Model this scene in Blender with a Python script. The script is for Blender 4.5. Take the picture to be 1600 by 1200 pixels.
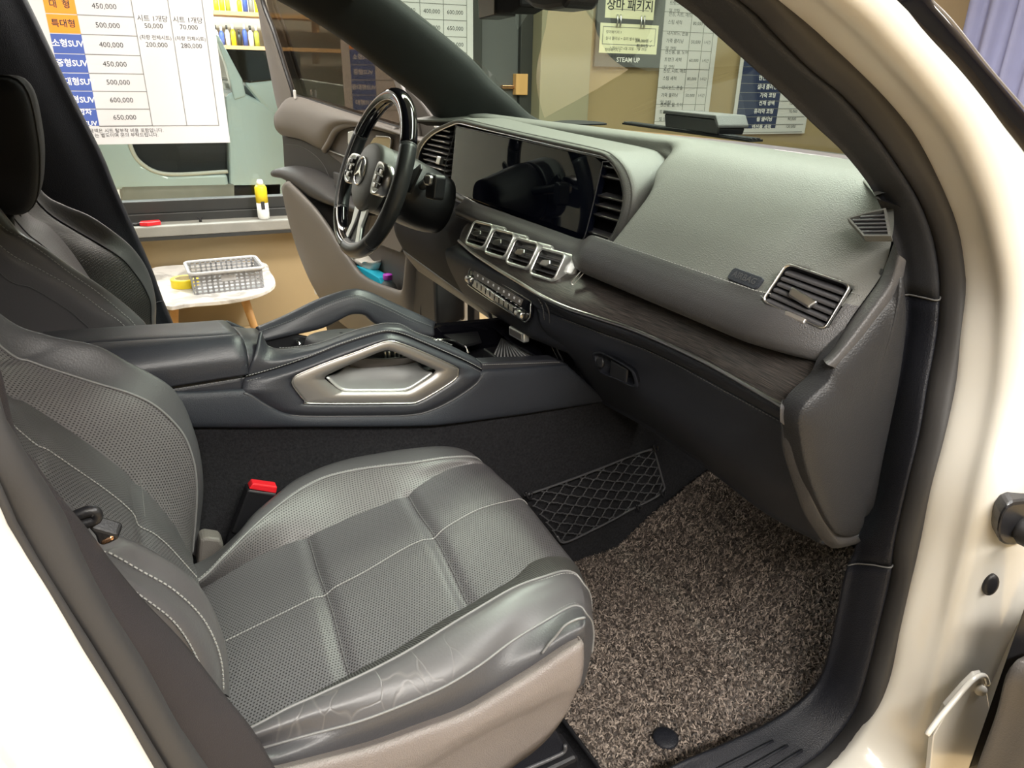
import bpy, bmesh, math, random
import numpy as np
from mathutils import Vector, Matrix, noise

random.seed(7)
S = bpy.context.scene
for o in list(bpy.data.objects):
    bpy.data.objects.remove(o)
COL = S.collection

# ---------------------------------------------------------------- camera
# metres; X = forward in the car, Y = towards the driver (left), Z = up, Z 0 = cabin floor, ground at -0.45
FPX = 1113.82
CP = np.array((-0.104, -1.2, 0.958))
_h, _p, _r = math.radians(28.62), math.radians(-23.421), math.radians(1.139)
FW = np.array((math.sin(_h)*math.cos(_p), math.cos(_h)*math.cos(_p), math.sin(_p)))
_rt = np.cross(FW, (0, 0, 1)); _rt = _rt/np.linalg.norm(_rt); _up = np.cross(_rt, FW)
RT = _rt*math.cos(_r) + _up*math.sin(_r)
UP = -_rt*math.sin(_r) + _up*math.cos(_r)
cd = bpy.data.cameras.new('camera'); cam = bpy.data.objects.new('camera', cd); COL.objects.link(cam)
cd.sensor_width = 36.0; cd.sensor_fit = 'HORIZONTAL'; cd.lens = FPX*36/1600; cd.clip_start = 0.02
cam.matrix_world = Matrix(((RT[0], UP[0], -FW[0], CP[0]), (RT[1], UP[1], -FW[1], CP[1]), (RT[2], UP[2], -FW[2], CP[2]), (0, 0, 0, 1)))
S.camera = cam

# ---------------------------------------------------------------- world, ceiling lamps, exposure
W = bpy.data.worlds.new('world'); S.world = W; W.use_nodes = True
W.node_tree.nodes['Background'].inputs[0].default_value = (0.9, 0.95, 1.0, 1)
W.node_tree.nodes['Background'].inputs[1].default_value = 0.25
S.view_settings.view_transform = 'Standard'; S.view_settings.look = 'None'
S.view_settings.gamma = 1.0; S.view_settings.use_curve_mapping = False
S.view_settings.exposure = 0.55

def area(name, loc, sx, sy, power, col=(1, 0.95, 0.86), rot=(0, 0, 0)):
    l = bpy.data.lights.new(name, 'AREA'); l.shape = 'RECTANGLE'; l.size = sx; l.size_y = sy
    l.energy = power; l.color = col
    o = bpy.data.objects.new(name, l); COL.objects.link(o); o.location = loc; o.rotation_euler = rot
    return o
CEIL = 2.35
area('lamp_right', (0.1, -2.4, CEIL-0.06), 2.6, 0.3, 98, (1, 0.955, 0.89))
area('lamp_right_rear', (-1.6, -3.0, CEIL-0.06), 1.8, 0.3, 13, (1, 0.95, 0.88))
area('lamp_front', (1.55, -0.3, CEIL-0.06), 0.3, 2.4, 112, (1.0, 0.99, 0.97))
area('lamp_left', (0.6, 1.6, CEIL-0.06), 4.2, 0.3, 72, (1, 0.95, 0.86))
area('lamp_front_far', (4.4, 1.2, CEIL-0.06), 0.3, 2.2, 22, (1, 0.96, 0.9))
area('lamp_next_bay', (0.3, 5.2, CEIL-0.06), 4.5, 0.5, 230, (1.0, 1.0, 1.0))

# ---------------------------------------------------------------- geometry helpers
def V(*a): return np.array(a, float)
def nrm(v):
    v = np.array(v, float); return v/np.linalg.norm(v)
def ray(px, py): return FW*FPX + RT*(px-800) - UP*(py-600)
def P(px, py, x=None, y=None, z=None, pl=None):
    """point of the photograph on a real plane of the car or room"""
    d = ray(px, py)
    if pl is not None:
        p0, n = pl
        return CP + d*(np.dot(np.array(p0)-CP, n)/np.dot(d, n))
    a, v = (0, x) if x is not None else (1, y) if y is not None else (2, z)
    return CP + d*(v-CP[a])/d[a]
def PL(pts, **k): return [P(a, b, **k) for a, b in pts]
def PV(pts, ax):
    """list of (px, py, value): each point on its own plane of axis ax"""
    return [P(a, b, **{ax: v}) for a, b, v in pts]

def cr(pts, n, closed=False):
    """Catmull-Rom through pts, n samples evenly spaced along the arc"""
    p = [np.array(q, float) for q in pts]
    if len(p) == 2 and not closed:
        return [p[0] + (p[1]-p[0])*i/(n-1) for i in range(n)]
    m = len(p); out = []
    segs = m if closed else m-1
    for i in range(segs):
        if closed: a, b, c, d = p[i-1], p[i], p[(i+1) % m], p[(i+2) % m]
        else:
            b, c = p[i], p[i+1]
            a = p[i-1] if i > 0 else 2*b-c
            d = p[i+2] if i+2 < m else 2*c-b
        for k in range(12):
            t = k/12
            out.append(0.5*((2*b)+(-a+c)*t+(2*a-5*b+4*c-d)*t*t+(-a+3*b-3*c+d)*t**3))
    if not closed: out.append(p[-1])
    else: out.append(out[0])
    q = np.array(out); L = np.r_[0, np.cumsum(np.linalg.norm(np.diff(q, axis=0), axis=1))]
    s = np.linspace(0, L[-1], n+1)[:-1] if closed else np.linspace(0, L[-1], n)
    return list(np.stack([np.interp(s, L, q[:, k]) for k in range(3)], 1))

def pairs(A, B, n):
    """two lines with the same number of matched points -> n matched samples each, even along A"""
    da, db = [], []
    for L, d in ((A, da), (B, db)):
        p = [np.array(q, float) for q in L]; m = len(p)
        for i in range(m-1):
            b, c = p[i], p[i+1]; a = p[i-1] if i else 2*b-c; e = p[i+2] if i+2 < m else 2*c-b
            for k in range(14):
                t = k/14; d.append(0.5*((2*b)+(-a+c)*t+(2*a-5*b+4*c-e)*t*t+(-a+3*b-3*c+e)*t**3))
        d.append(p[-1])
    da, db = np.array(da), np.array(db)
    L = np.r_[0, np.cumsum(np.linalg.norm(np.diff(da, axis=0), axis=1))]; s = np.linspace(0, L[-1], n)
    f = lambda D: list(np.stack([np.interp(s, L, D[:, k]) for k in range(3)], 1))
    return f(da), f(db)
def rs(pts, n):
    """resample a polyline evenly without smoothing (keeps corners)"""
    q = np.array(pts, float); L = np.r_[0, np.cumsum(np.linalg.norm(np.diff(q, axis=0), axis=1))]
    s = np.linspace(0, L[-1], n)
    return list(np.stack([np.interp(s, L, q[:, k]) for k in range(3)], 1))

def link(o, parent=None):
    COL.objects.link(o)
    if parent is not None: o.parent = parent
    return o
def mobj(name, verts, faces, m, parent=None, smooth=True, uv=None):
    me = bpy.data.meshes.new(name)
    me.from_pydata([tuple(map(float, v)) for v in verts], [], [tuple(f) for f in faces])
    if smooth: me.polygons.foreach_set('use_smooth', [True]*len(me.polygons))
    if m is not None: me.materials.append(m)
    if uv is not None:
        l = me.uv_layers.new(name='UVMap')
        idx = np.empty(len(me.loops), int); me.loops.foreach_get('vertex_index', idx)
        l.data.foreach_set('uv', np.array(uv, float)[idx].ravel())
    me.update()
    o = bpy.data.objects.new(name, me)
    return link(o, parent)
def thing(name, label, cat, group=None, loc=(0, 0, 0)):
    o = bpy.data.objects.new(name, None); o.empty_display_size = 0.05
    o['label'] = label; o['category'] = cat; o.location = loc
    if group: o['group'] = group
    return link(o)
def tag(o, label, cat, group=None):
    o['label'] = label; o['category'] = cat
    if group: o['group'] = group
    return o
def struct(o): o['kind'] = 'structure'; return o
def stuff(o): o['kind'] = 'stuff'; return o
def solid(o, t, off=-1):
    md = o.modifiers.new('t', 'SOLIDIFY'); md.thickness = t; md.offset = off; return o
def bevel(o, w, seg=2, ang=40):
    md = o.modifiers.new('b', 'BEVEL'); md.width = w; md.segments = seg; md.limit_method = 'ANGLE'; md.angle_limit = math.radians(ang)
    return o

def grid(rows, n=40, m=4, closed=False, sharp=()):
    """rows of 3D points -> dense grid array [R][n]; rows in `sharp` keep a crease"""
    R = [(cr(r, n, True) if closed else cr(r, n)) if len(r) != n else [np.array(q, float) for q in r] for r in rows]
    A = np.array(R); k = len(A); out = []
    for i in range(k-1):
        b, c = A[i], A[i+1]
        a = A[i-1] if i > 0 and i not in sharp else 2*b-c
        d = A[i+2] if i+2 < k and (i+1) not in sharp else 2*c-b
        for j in range(m):
            t = j/m
            out.append(0.5*((2*b)+(-a+c)*t+(2*a-5*b+4*c-d)*t*t+(-a+3*b-3*c+d)*t**3))
    out.append(A[-1])
    return np.array(out)
def gmesh(name, G, mt, parent=None, closed=False, flip=False, cap=False, thick=None, smooth=True):
    r, n = G.shape[:2]
    du = np.concatenate([np.zeros((r, 1)), np.cumsum(np.linalg.norm(np.diff(G, axis=1), axis=2), 1)], 1); du -= du[:, n//2:n//2+1]
    dv = np.concatenate([np.zeros((1, n)), np.cumsum(np.linalg.norm(np.diff(G, axis=0), axis=2), 0)], 0); dv -= dv[r//2:r//2+1]
    uv = np.stack([du+5, dv+5], 2).reshape(-1, 2)
    f = []
    for i in range(r-1):
        for j in range(n if closed else n-1):
            a, b = i*n+j, i*n+(j+1) % n
            q = (a, b, b+n, a+n)
            f.append(q[::-1] if flip else q)
    if cap:
        f.append(tuple(range(n))[::-1] if not flip else tuple(range(n)))
        f.append(tuple(range((r-1)*n, r*n)) if not flip else tuple(range((r-1)*n, r*n))[::-1])
    o = mobj(name, G.reshape(-1, 3), f, mt, parent, smooth, uv)
    if thick: solid(o, thick)
    return o
def loft(name, rows, mt, parent=None, n=40, m=4, closed=False, sharp=(), flip=False, cap=False, thick=None):
    return gmesh(name, grid(rows, n, m, closed, sharp), mt, parent, closed, flip, cap, thick)

def tubev(path, r, k=8, closed=False):
    p = np.array(path, float); n = len(p)
    rr = np.full(n, r) if np.isscalar(r) else np.array(r)
    if closed: T = np.roll(p, -1, 0)-np.roll(p, 1, 0)
    else: T = np.gradient(p, axis=0)
    T /= np.linalg.norm(T, axis=1)[:, None]+1e-12
    u = np.cross(T[0], (0, 0, 1));
    if np.linalg.norm(u) < 1e-3: u = np.cross(T[0], (0, 1, 0))
    u = nrm(u); vs = []
    for i in range(n):
        u = u - T[i]*np.dot(u, T[i]); u = nrm(u); w = np.cross(T[i], u)
        for j in range(k):
            a = 2*math.pi*j/k
            vs.append(p[i]+rr[i]*(math.cos(a)*u+math.sin(a)*w))
    fs = []
    for i in range(n if closed else n-1):
        for j in range(k):
            fs.append((i*k+j, i*k+(j+1) % k, ((i+1) % n)*k+(j+1) % k, ((i+1) % n)*k+j))
    if not closed:
        fs.append(tuple(range(k))[::-1]); fs.append(tuple(range((n-1)*k, n*k)))
    return vs, fs
def tube(name, path, r, mt, parent=None, n=None, k=8, closed=False):
    if n: path = cr(path, n, closed)
    v, f = tubev(path, r, k, closed)
    return mobj(name, v, f, mt, parent)
class MB:
    """collects several pieces into one mesh"""
    def __init__(s): s.v = []; s.f = []
    def add(s, v, f):
        b = len(s.v); s.v += list(v); s.f += [tuple(i+b for i in q) for q in f]; return s
    def box(s, c, sz, ax=None):
        c = np.array(c, float); e = np.eye(3) if ax is None else np.array(ax, float)
        v = [c+e[0]*sz[0]*i/2+e[1]*sz[1]*j/2+e[2]*sz[2]*k/2 for i in (-1, 1) for j in (-1, 1) for k in (-1, 1)]
        return s.add(v, [(0, 1, 3, 2), (4, 6, 7, 5), (0, 4, 5, 1), (2, 3, 7, 6), (0, 2, 6, 4), (1, 5, 7, 3)])
    def tube(s, path, r, k=6, closed=False): return s.add(*tubev(path, r, k, closed))
    def obj(s, name, mt, parent=None, smooth=False): return mobj(name, s.v, s.f, mt, parent, smooth)
def box(name, c, sz, mt, parent=None, ax=None, bv=0.002):
    o = MB().box(c, sz, ax).obj(name, mt, parent)
    if bv: bevel(o, bv, 2)
    return o
def prism(name, outline, vec, mt, parent=None, bv=0.0, smooth=False, seg=2):
    """planar outline extruded by vec"""
    v = [np.array(q, float) for q in outline]; n = len(v); w = [q+np.array(vec, float) for q in v]
    f = [tuple(range(n)), tuple(range(n, 2*n))[::-1]]+[(i, i+n, (i+1) % n+n, (i+1) % n) for i in range(n)]
    o = mobj(name, v+w, f, mt, parent, smooth)
    bm = bmesh.new(); bm.from_mesh(o.data); bmesh.ops.recalc_face_normals(bm, faces=bm.faces[:]); bm.to_mesh(o.data); bm.free()
    if bv: bevel(o, bv, seg, 30)
    return o
class Fr:
    """local frame: origin, two axes and their normal"""
    def __init__(s, o, ex, ey):
        s.o = np.array(o, float); s.x = nrm(ex); s.n = nrm(np.cross(s.x, ey)); s.y = np.cross(s.n, s.x)
    def __call__(s, a, b, c=0): return s.o+s.x*a+s.y*b+s.n*c
    @property
    def ax(s): return (s.x, s.y, s.n)
def rrect(w, h, r, k=5):
    out = []
    for cx, cy, a0 in ((w/2-r, h/2-r, 0), (-w/2+r, h/2-r, 90), (-w/2+r, -h/2+r, 180), (w/2-r, -h/2+r, 270)):
        for i in range(k+1):
            a = math.radians(a0+90*i/k); out.append((cx+r*math.cos(a), cy+r*math.sin(a)))
    return out
def ringframe(name, fr, outer, inner, z0, z1, mt, parent=None, lip=0.0, flip=False):
    """picture-frame ring between two 2D outlines (same count), from depth z0 (outer) up to z1 and down inside"""
    o = [fr(a, b, z0) for a, b in outer]; o1 = [fr(a, b, z1) for a, b in [(x*0.985, y*0.985) for x, y in outer]]
    i1 = [fr(a, b, z1-lip) for a, b in inner]; i0 = [fr(a, b, z0-0.004) for a, b in inner]
    G = np.array([o, o1, i1, i0])
    ob = gmesh(name, G, mt, parent, closed=True, flip=flip); bevel(ob, abs(z1-z0)*0.3+0.0004, 2, 30); return ob
def along(path, d):
    q = np.array(path, float); L = np.r_[0, np.cumsum(np.linalg.norm(np.diff(q, axis=0), axis=1))]
    return np.stack([np.interp(np.atleast_1d(d), L, q[:, k]) for k in range(3)], 1), L[-1]
def stitch(path, mt, parent, pitch=0.0055, ln=0.0036, r=0.00055, lift=(0, 0, 0), name='stitching'):
    p = [np.array(q)+np.array(lift) for q in cr(path, 120)]; _, L = along(p, 0)
    n = int(L/pitch); mb = MB()
    if n < 2: return
    a, _ = along(p, np.arange(n)*pitch); b, _ = along(p, np.arange(n)*pitch+ln)
    for u, v in zip(a, b):
        if np.linalg.norm(v-u) > 1e-5: mb.tube([u, v], r, 4)
    return stuff(mb.obj(name, mt, parent))
def text(name, items, fr, mt, parent=None, z=0.0008):
    """flat lettering: items (string, x, y, size, align, bold) in the frame's metres, one mesh"""
    vs, fs, obs = [], [], []
    for it in items:
        s, x, y, h = it[:4]; al = it[4] if len(it) > 4 else 'CENTER'; bold = it[5] if len(it) > 5 else 0
        cu = bpy.data.curves.new('t', 'FONT'); cu.body = s; cu.size = h; cu.align_x = al; cu.align_y = 'CENTER'; cu.resolution_u = 2
        if bold: cu.offset = h*0.018
        o = bpy.data.objects.new('t', cu); COL.objects.link(o); obs.append((o, x, y))
    dg = bpy.context.evaluated_depsgraph_get()
    for o, x, y in obs:
        me = bpy.data.meshes.new_from_object(o.evaluated_get(dg))
        b = len(vs)
        vs += [fr(x+v.co.x, y+v.co.y, z) for v in me.vertices]
        fs += [tuple(i+b for i in p.vertices) for p in me.polygons]
        cu = o.data; bpy.data.objects.remove(o); bpy.data.curves.remove(cu); bpy.data.meshes.remove(me)
    return stuff(mobj(name, vs, fs, mt, parent, smooth=False))

# ---------------------------------------------------------------- materials
def srgb(r, g, b):
    f = lambda c: (c/12.92 if c <= 0.04045 else ((c+0.055)/1.055)**2.4)
    return tuple(f(c/255) for c in (r, g, b))
class NT:
    def __init__(s, name):
        s.m = bpy.data.materials.new(name); s.m.use_nodes = True; s.t = s.m.node_tree
        s.b = s.t.nodes['Principled BSDF']; s.out = s.t.nodes['Material Output']
    def n(s, ty, **k):
        q = s.t.nodes.new(ty)
        for a, b in k.items(): setattr(q, a, b)
        return q
    def l(s, a, b): s.t.links.new(a, b)
    def math(s, op, a, b=None, c=None):
        q = s.n('ShaderNodeMath', operation=op)
        for i, v in enumerate((a, b, c)):
            if v is None: continue
            if isinstance(v, (int, float)): q.inputs[i].default_value = v
            else: s.l(v, q.inputs[i])
        return q.outputs[0]
    def mix(s, fac, a, b):
        q = s.n('ShaderNodeMix', data_type='RGBA')
        for i, v in ((0, fac), (6, a), (7, b)):
            if isinstance(v, (int, float)): q.inputs[i].default_value = v
            elif isinstance(v, tuple): q.inputs[i].default_value = (*v[:3], 1)
            else: s.l(v, q.inputs[i])
        return q.outputs[2]
def mat(name, col, rough=0.5, metal=0.0, spec=0.5, grain=None, bump=0.0, var=0.0, vscale=6, coat=0.0, stretch=None, coords='Object'):
    t = NT(name); b = t.b
    b.inputs['Base Color'].default_value = (*col, 1); b.inputs['Roughness'].default_value = rough
    b.inputs['Metallic'].default_value = metal; b.inputs['Specular IOR Level'].default_value = spec
    if coat: b.inputs['Coat Weight'].default_value = coat; b.inputs['Coat Roughness'].default_value = 0.06
    tc = t.n('ShaderNodeTexCoord').outputs[coords]
    if stretch:
        mp = t.n('ShaderNodeMapping'); mp.inputs['Scale'].default_value = stretch; t.l(tc, mp.inputs[0]); tc = mp.outputs[0]
    if var:
        nz = t.n('ShaderNodeTexNoise'); nz.inputs['Scale'].default_value = vscale; nz.inputs['Detail'].default_value = 4; t.l(tc, nz.inputs[0])
        a = tuple(c*(1-var) for c in col); c2 = tuple(min(1, c*(1+var)) for c in col)
        t.l(t.mix(nz.outputs[0], a, c2), b.inputs['Base Color'])
    if grain:
        nz = t.n('ShaderNodeTexNoise' if grain[1] == 'noise' else 'ShaderNodeTexVoronoi'); nz.inputs['Scale'].default_value = grain[0]
        t.l(tc, nz.inputs[0])
        bp = t.n('ShaderNodeBump'); bp.inputs['Strength'].default_value = bump; bp.inputs['Distance'].default_value = 0.001
        t.l(nz.outputs[0], bp.inputs['Height']); t.l(bp.outputs[0], b.inputs['Normal'])
    return t.m
def perf(name, col, rough, pitch=0.0042, rad=0.26, dark=0.12):
    """leather with punched holes laid out in the piece's own metric UV"""
    t = NT(name); b = t.b
    uv = t.n('ShaderNodeUVMap'); sp = t.n('ShaderNodeSeparateXYZ'); t.l(uv.outputs[0], sp.inputs[0])
    u = t.math('DIVIDE', sp.outputs[0], pitch); v = t.math('DIVIDE', sp.outputs[1], pitch*0.9)
    row = t.math('FLOOR', v); sh = t.math('MULTIPLY', t.math('MODULO', row, 2.0), 0.5)
    fu = t.math('SUBTRACT', t.math('FRACT', t.math('ADD', u, sh)), 0.5); fv = t.math('SUBTRACT', t.math('FRACT', v), 0.5)
    d = t.math('SQRT', t.math('ADD', t.math('MULTIPLY', fu, fu), t.math('MULTIPLY', fv, fv)))
    k = t.n('ShaderNodeMapRange'); k.inputs[1].default_value = rad*0.75; k.inputs[2].default_value = rad*1.25; t.l(d, k.inputs[0])
    hole = k.outputs[0]
    t.l(t.mix(hole, tuple(c*dark for c in col), col), b.inputs['Base Color'])
    b.inputs['Roughness'].default_value = rough
    nz = t.n('ShaderNodeTexNoise'); nz.inputs['Scale'].default_value = 350; t.l(t.n('ShaderNodeTexCoord').outputs['Object'], nz.inputs[0])
    h = t.math('ADD', t.math('MULTIPLY', nz.outputs[0], 0.25), hole)
    bp = t.n('ShaderNodeBump'); bp.inputs['Strength'].default_value = 0.5; bp.inputs['Distance'].default_value = 0.0006
    t.l(h, bp.inputs['Height']); t.l(bp.outputs[0], b.inputs['Normal'])
    return t.m
def ribbed(name, col, rough, pitch=0.0034):
    t = NT(name); b = t.b
    uv = t.n('ShaderNodeUVMap'); sp = t.n('ShaderNodeSeparateXYZ'); t.l(uv.outputs[0], sp.inputs[0])
    w = t.math('SINE', t.math('MULTIPLY', sp.outputs[0], 2*math.pi/pitch))
    k = t.math('MULTIPLY_ADD', w, 0.5, 0.5)
    t.l(t.mix(k, tuple(c*0.5 for c in col), tuple(c*1.15 for c in col)), b.inputs['Base Color'])
    b.inputs['Roughness'].default_value = rough
    bp = t.n('ShaderNodeBump'); bp.inputs['Strength'].default_value = 0.6; bp.inputs['Distance'].default_value = 0.0012
    t.l(k, bp.inputs['Height']); t.l(bp.outputs[0], b.inputs['Normal'])
    return t.m
def glass(name, tint, gloss=0.05, rough=0.0):
    """thin pane: tinted see-through plus a mirror reflection by fresnel"""
    t = NT(name); t.t.nodes.remove(t.b)
    tr = t.n('ShaderNodeBsdfTransparent'); tr.inputs[0].default_value = (*tint, 1)
    gl = t.n('ShaderNodeBsdfGlossy'); gl.inputs['Roughness'].default_value = rough
    fr = t.n('ShaderNodeFresnel'); bf = t.n('ShaderNodeNewGeometry').outputs['Backfacing']
    t.l(t.math('MULTIPLY_ADD', bf, 1/1.45-1.45, 1.45), fr.inputs[0])
    mx = t.n('ShaderNodeMixShader'); t.l(fr.outputs[0], mx.inputs[0]); t.l(tr.outputs[0], mx.inputs[1]); t.l(gl.outputs[0], mx.inputs[2])
    t.l(mx.outputs[0], t.out.inputs[0]); return t.m
def emit(name, col, s):
    t = NT(name); t.b.inputs['Base Color'].default_value = (*col, 1)
    t.b.inputs['Emission Color'].default_value = (*col, 1); t.b.inputs['Emission Strength'].default_value = s; return t.m

LEA = (0.072, 0.0715, 0.077)
M = {}
M['leather'] = mat('leather', LEA, 0.42, grain=(420, 'noise'), bump=0.35, var=0.12, vscale=9)
M['leather_smooth'] = mat('leather_smooth', (0.091, 0.0885, 0.093), 0.36, grain=(300, 'noise'), bump=0.22, var=0.12, vscale=9)
M['perf'] = perf('perf', (0.116, 0.112, 0.119), 0.40)
M['perf_bolster'] = perf('perf_bolster', (0.130, 0.123, 0.126), 0.42, 0.0044, 0.25)
M['ribbed'] = ribbed('ribbed', (0.085, 0.083, 0.08), 0.5)
M['thread'] = mat('thread', (0.32, 0.32, 0.31), 0.7, grain=(900, 'noise'), bump=0.3)
M['thread_dim'] = mat('thread_dim', (0.16, 0.16, 0.16), 0.7, grain=(900, 'noise'), bump=0.3)
M['piping'] = mat('piping', (0.20, 0.20, 0.20), 0.4, grain=(500, 'noise'), bump=0.2)
M['seat_plastic'] = mat('seat_plastic', (0.19, 0.165, 0.155), 0.42, grain=(650, 'voro'), bump=0.5, var=0.08)
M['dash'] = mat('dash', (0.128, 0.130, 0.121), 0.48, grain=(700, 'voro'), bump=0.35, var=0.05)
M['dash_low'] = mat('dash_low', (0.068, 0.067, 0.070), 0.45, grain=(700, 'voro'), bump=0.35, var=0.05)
M['knee'] = mat('knee', (0.027, 0.030, 0.040), 0.55, spec=0.35, grain=(700, 'voro'), bump=0.3, var=0.06)
M['side_cap'] = mat('side_cap', (0.024, 0.0245, 0.027), 0.46, spec=0.35, grain=(480, 'voro'), bump=0.35, var=0.06)
M['black_plastic'] = mat('black_plastic', (0.012, 0.012, 0.014), 0.4, grain=(600, 'noise'), bump=0.2)
M['black_matte'] = mat('black_matte', (0.009, 0.009, 0.011), 0.75, spec=0.2, grain=(400, 'noise'), bump=0.2)
M['piano'] = mat('piano', (0.004, 0.004, 0.006), 0.06, grain=(5, 'noise'), bump=0.0)
M['screen'] = mat('screen', (0.003, 0.004, 0.010), 0.035, grain=(5, 'noise'), bump=0.0)
M['console_skin'] = mat('console_skin', (0.034, 0.036, 0.044), 0.38, grain=(520, 'noise'), bump=0.3, var=0.08)
M['console_side'] = mat('console_side', (0.027, 0.031, 0.040), 0.5, spec=0.4, grain=(700, 'voro'), bump=0.3, var=0.06)
M['silver'] = mat('silver', (0.62, 0.62, 0.61), 0.28, 1.0, grain=(800, 'noise'), bump=0.08)
M['silver_satin'] = mat('silver_satin', (0.38, 0.36, 0.345), 0.42, 0.85, grain=(1500, 'noise'), bump=0.06, var=0.04)
M['silver_bright'] = mat('silver_bright', (0.78, 0.80, 0.79), 0.33, 0.7, grain=(1500, 'noise'), bump=0.06)
M['chrome'] = mat('chrome', (0.80, 0.80, 0.80), 0.09, 1.0, grain=(40, 'noise'), bump=0.01)
M['slat'] = mat('slat', (0.075, 0.075, 0.08), 0.36, grain=(600, 'noise'), bump=0.1)
M['trim_fabric'] = mat('trim_fabric', (0.026, 0.028, 0.034), 0.7, grain=(900, 'noise'), bump=0.6, var=0.15, vscale=300)
M['trim_dark'] = mat('trim_dark', (0.011, 0.012, 0.017), 0.5, spec=0.35, grain=(620, 'voro'), bump=0.45, var=0.08)
M['rubber'] = mat('rubber', (0.038, 0.037, 0.038), 0.55, grain=(250, 'noise'), bump=0.15, var=0.08)
M['rim'] = mat('rim', (0.028, 0.029, 0.031), 0.38, grain=(300, 'noise'), bump=0.2)
M['left_trim'] = mat('left_trim', (0.012, 0.014, 0.014), 0.8, grain=(900, 'noise'), bump=0.4)
M['headliner'] = mat('headliner', (0.02, 0.021, 0.022), 0.9, grain=(900, 'noise'), bump=0.5)
M['paint'] = mat('paint', (0.68, 0.66, 0.61), 0.22, coat=0.6, grain=(3, 'noise'), bump=0.02, var=0.03, vscale=2)
M['paint_blue'] = mat('paint_blue', (0.58, 0.69, 0.72), 0.2, coat=0.5, grain=(3, 'noise'), bump=0.01, var=0.04, vscale=2)
M['carpet'] = mat('carpet', (0.018, 0.018, 0.020), 0.95, spec=0.1, grain=(420, 'noise'), bump=1.0, var=0.75, vscale=240)
M['webbing'] = mat('webbing', (0.030, 0.026, 0.029), 0.6, grain=(900, 'noise'), bump=0.5, var=0.12, vscale=20)
M['door_light'] = mat('door_light', (0.155, 0.142, 0.130), 0.5, grain=(600, 'voro'), bump=0.3, var=0.06)
M['door_mid'] = mat('door_mid', (0.092, 0.083, 0.077), 0.5, grain=(600, 'voro'), bump=0.3, var=0.06)
M['door_dark'] = mat('door_dark', (0.040, 0.038, 0.038), 0.5, grain=(600, 'voro'), bump=0.3, var=0.06)
M['white_plastic'] = mat('white_plastic', (0.8, 0.8, 0.78), 0.4, grain=(60, 'noise'), bump=0.05)
M['red'] = mat('red', (0.75, 0.02, 0.03), 0.3, grain=(200, 'noise'), bump=0.05)
M['ink'] = mat('ink', (0.03, 0.03, 0.035), 0.7, grain=(90, 'noise'), bump=0.02)
M['ink_soft'] = mat('ink_soft', (0.20, 0.20, 0.20), 0.7, grain=(90, 'noise'), bump=0.02)
M['print_white'] = mat('print_white', (0.85, 0.85, 0.86), 0.6, grain=(90, 'noise'), bump=0.02)
M['copper'] = mat('copper', (0.85, 0.50, 0.30), 0.25, 1.0, grain=(90, 'noise'), bump=0.02)
M['windscreen'] = glass('windscreen', (0.49, 0.57, 0.485))
M['door_glass'] = glass('door_glass', (0.33, 0.29, 0.25))
M['clear_glass'] = glass('clear_glass', (0.92, 0.96, 0.94))
def worn():
    """smooth leather with the fine crossing creases of a seat side people slide over"""
    t = NT('worn_leather'); b = t.b; tc = t.n('ShaderNodeTexCoord').outputs['Object']
    mp = t.n('ShaderNodeMapping'); mp.inputs['Scale'].default_value = (1.0, 0.7, 0.7); mp.inputs['Rotation'].default_value = (0.3, 0.2, 0.5); t.l(tc, mp.inputs[0])
    nz = t.n('ShaderNodeTexNoise'); nz.inputs['Scale'].default_value = 14; t.l(mp.outputs[0], nz.inputs[0])
    ad = t.n('ShaderNodeMix', data_type='RGBA'); ad.inputs[0].default_value = 0.06; t.l(mp.outputs[0], ad.inputs[6]); t.l(nz.outputs['Color'], ad.inputs[7])
    vo = t.n('ShaderNodeTexVoronoi', feature='DISTANCE_TO_EDGE'); vo.inputs['Scale'].default_value = 26; t.l(ad.outputs[2], vo.inputs[0])
    k = t.n('ShaderNodeMapRange'); k.inputs[1].default_value = 0.0; k.inputs[2].default_value = 0.035; t.l(vo.outputs['Distance'], k.inputs[0])
    sx = t.n('ShaderNodeSeparateXYZ'); t.l(tc, sx.inputs[0])
    fade = t.n('ShaderNodeMapRange'); fade.inputs[1].default_value = 0.19; fade.inputs[2].default_value = 0.06; t.l(sx.outputs[0], fade.inputs[0])
    line = t.math('MULTIPLY', t.math('SUBTRACT', 1.0, k.outputs[0]), fade.outputs[0])
    t.l(t.mix(t.math('MULTIPLY', line, 0.5), (0.091, 0.0885, 0.093), (0.16, 0.152, 0.147)), b.inputs['Base Color']); b.inputs['Roughness'].default_value = 0.37
    fn = t.n('ShaderNodeTexNoise'); fn.inputs['Scale'].default_value = 300; t.l(tc, fn.inputs[0])
    bp = t.n('ShaderNodeBump'); bp.inputs['Strength'].default_value = 0.35; bp.inputs['Distance'].default_value = 0.0012
    t.l(t.math('SUBTRACT', t.math('MULTIPLY', fn.outputs[0], 0.3), t.math('MULTIPLY', line, 0.5)), bp.inputs['Height']); t.l(bp.outputs[0], b.inputs['Normal']); return t.m
M['worn'] = worn()
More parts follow.
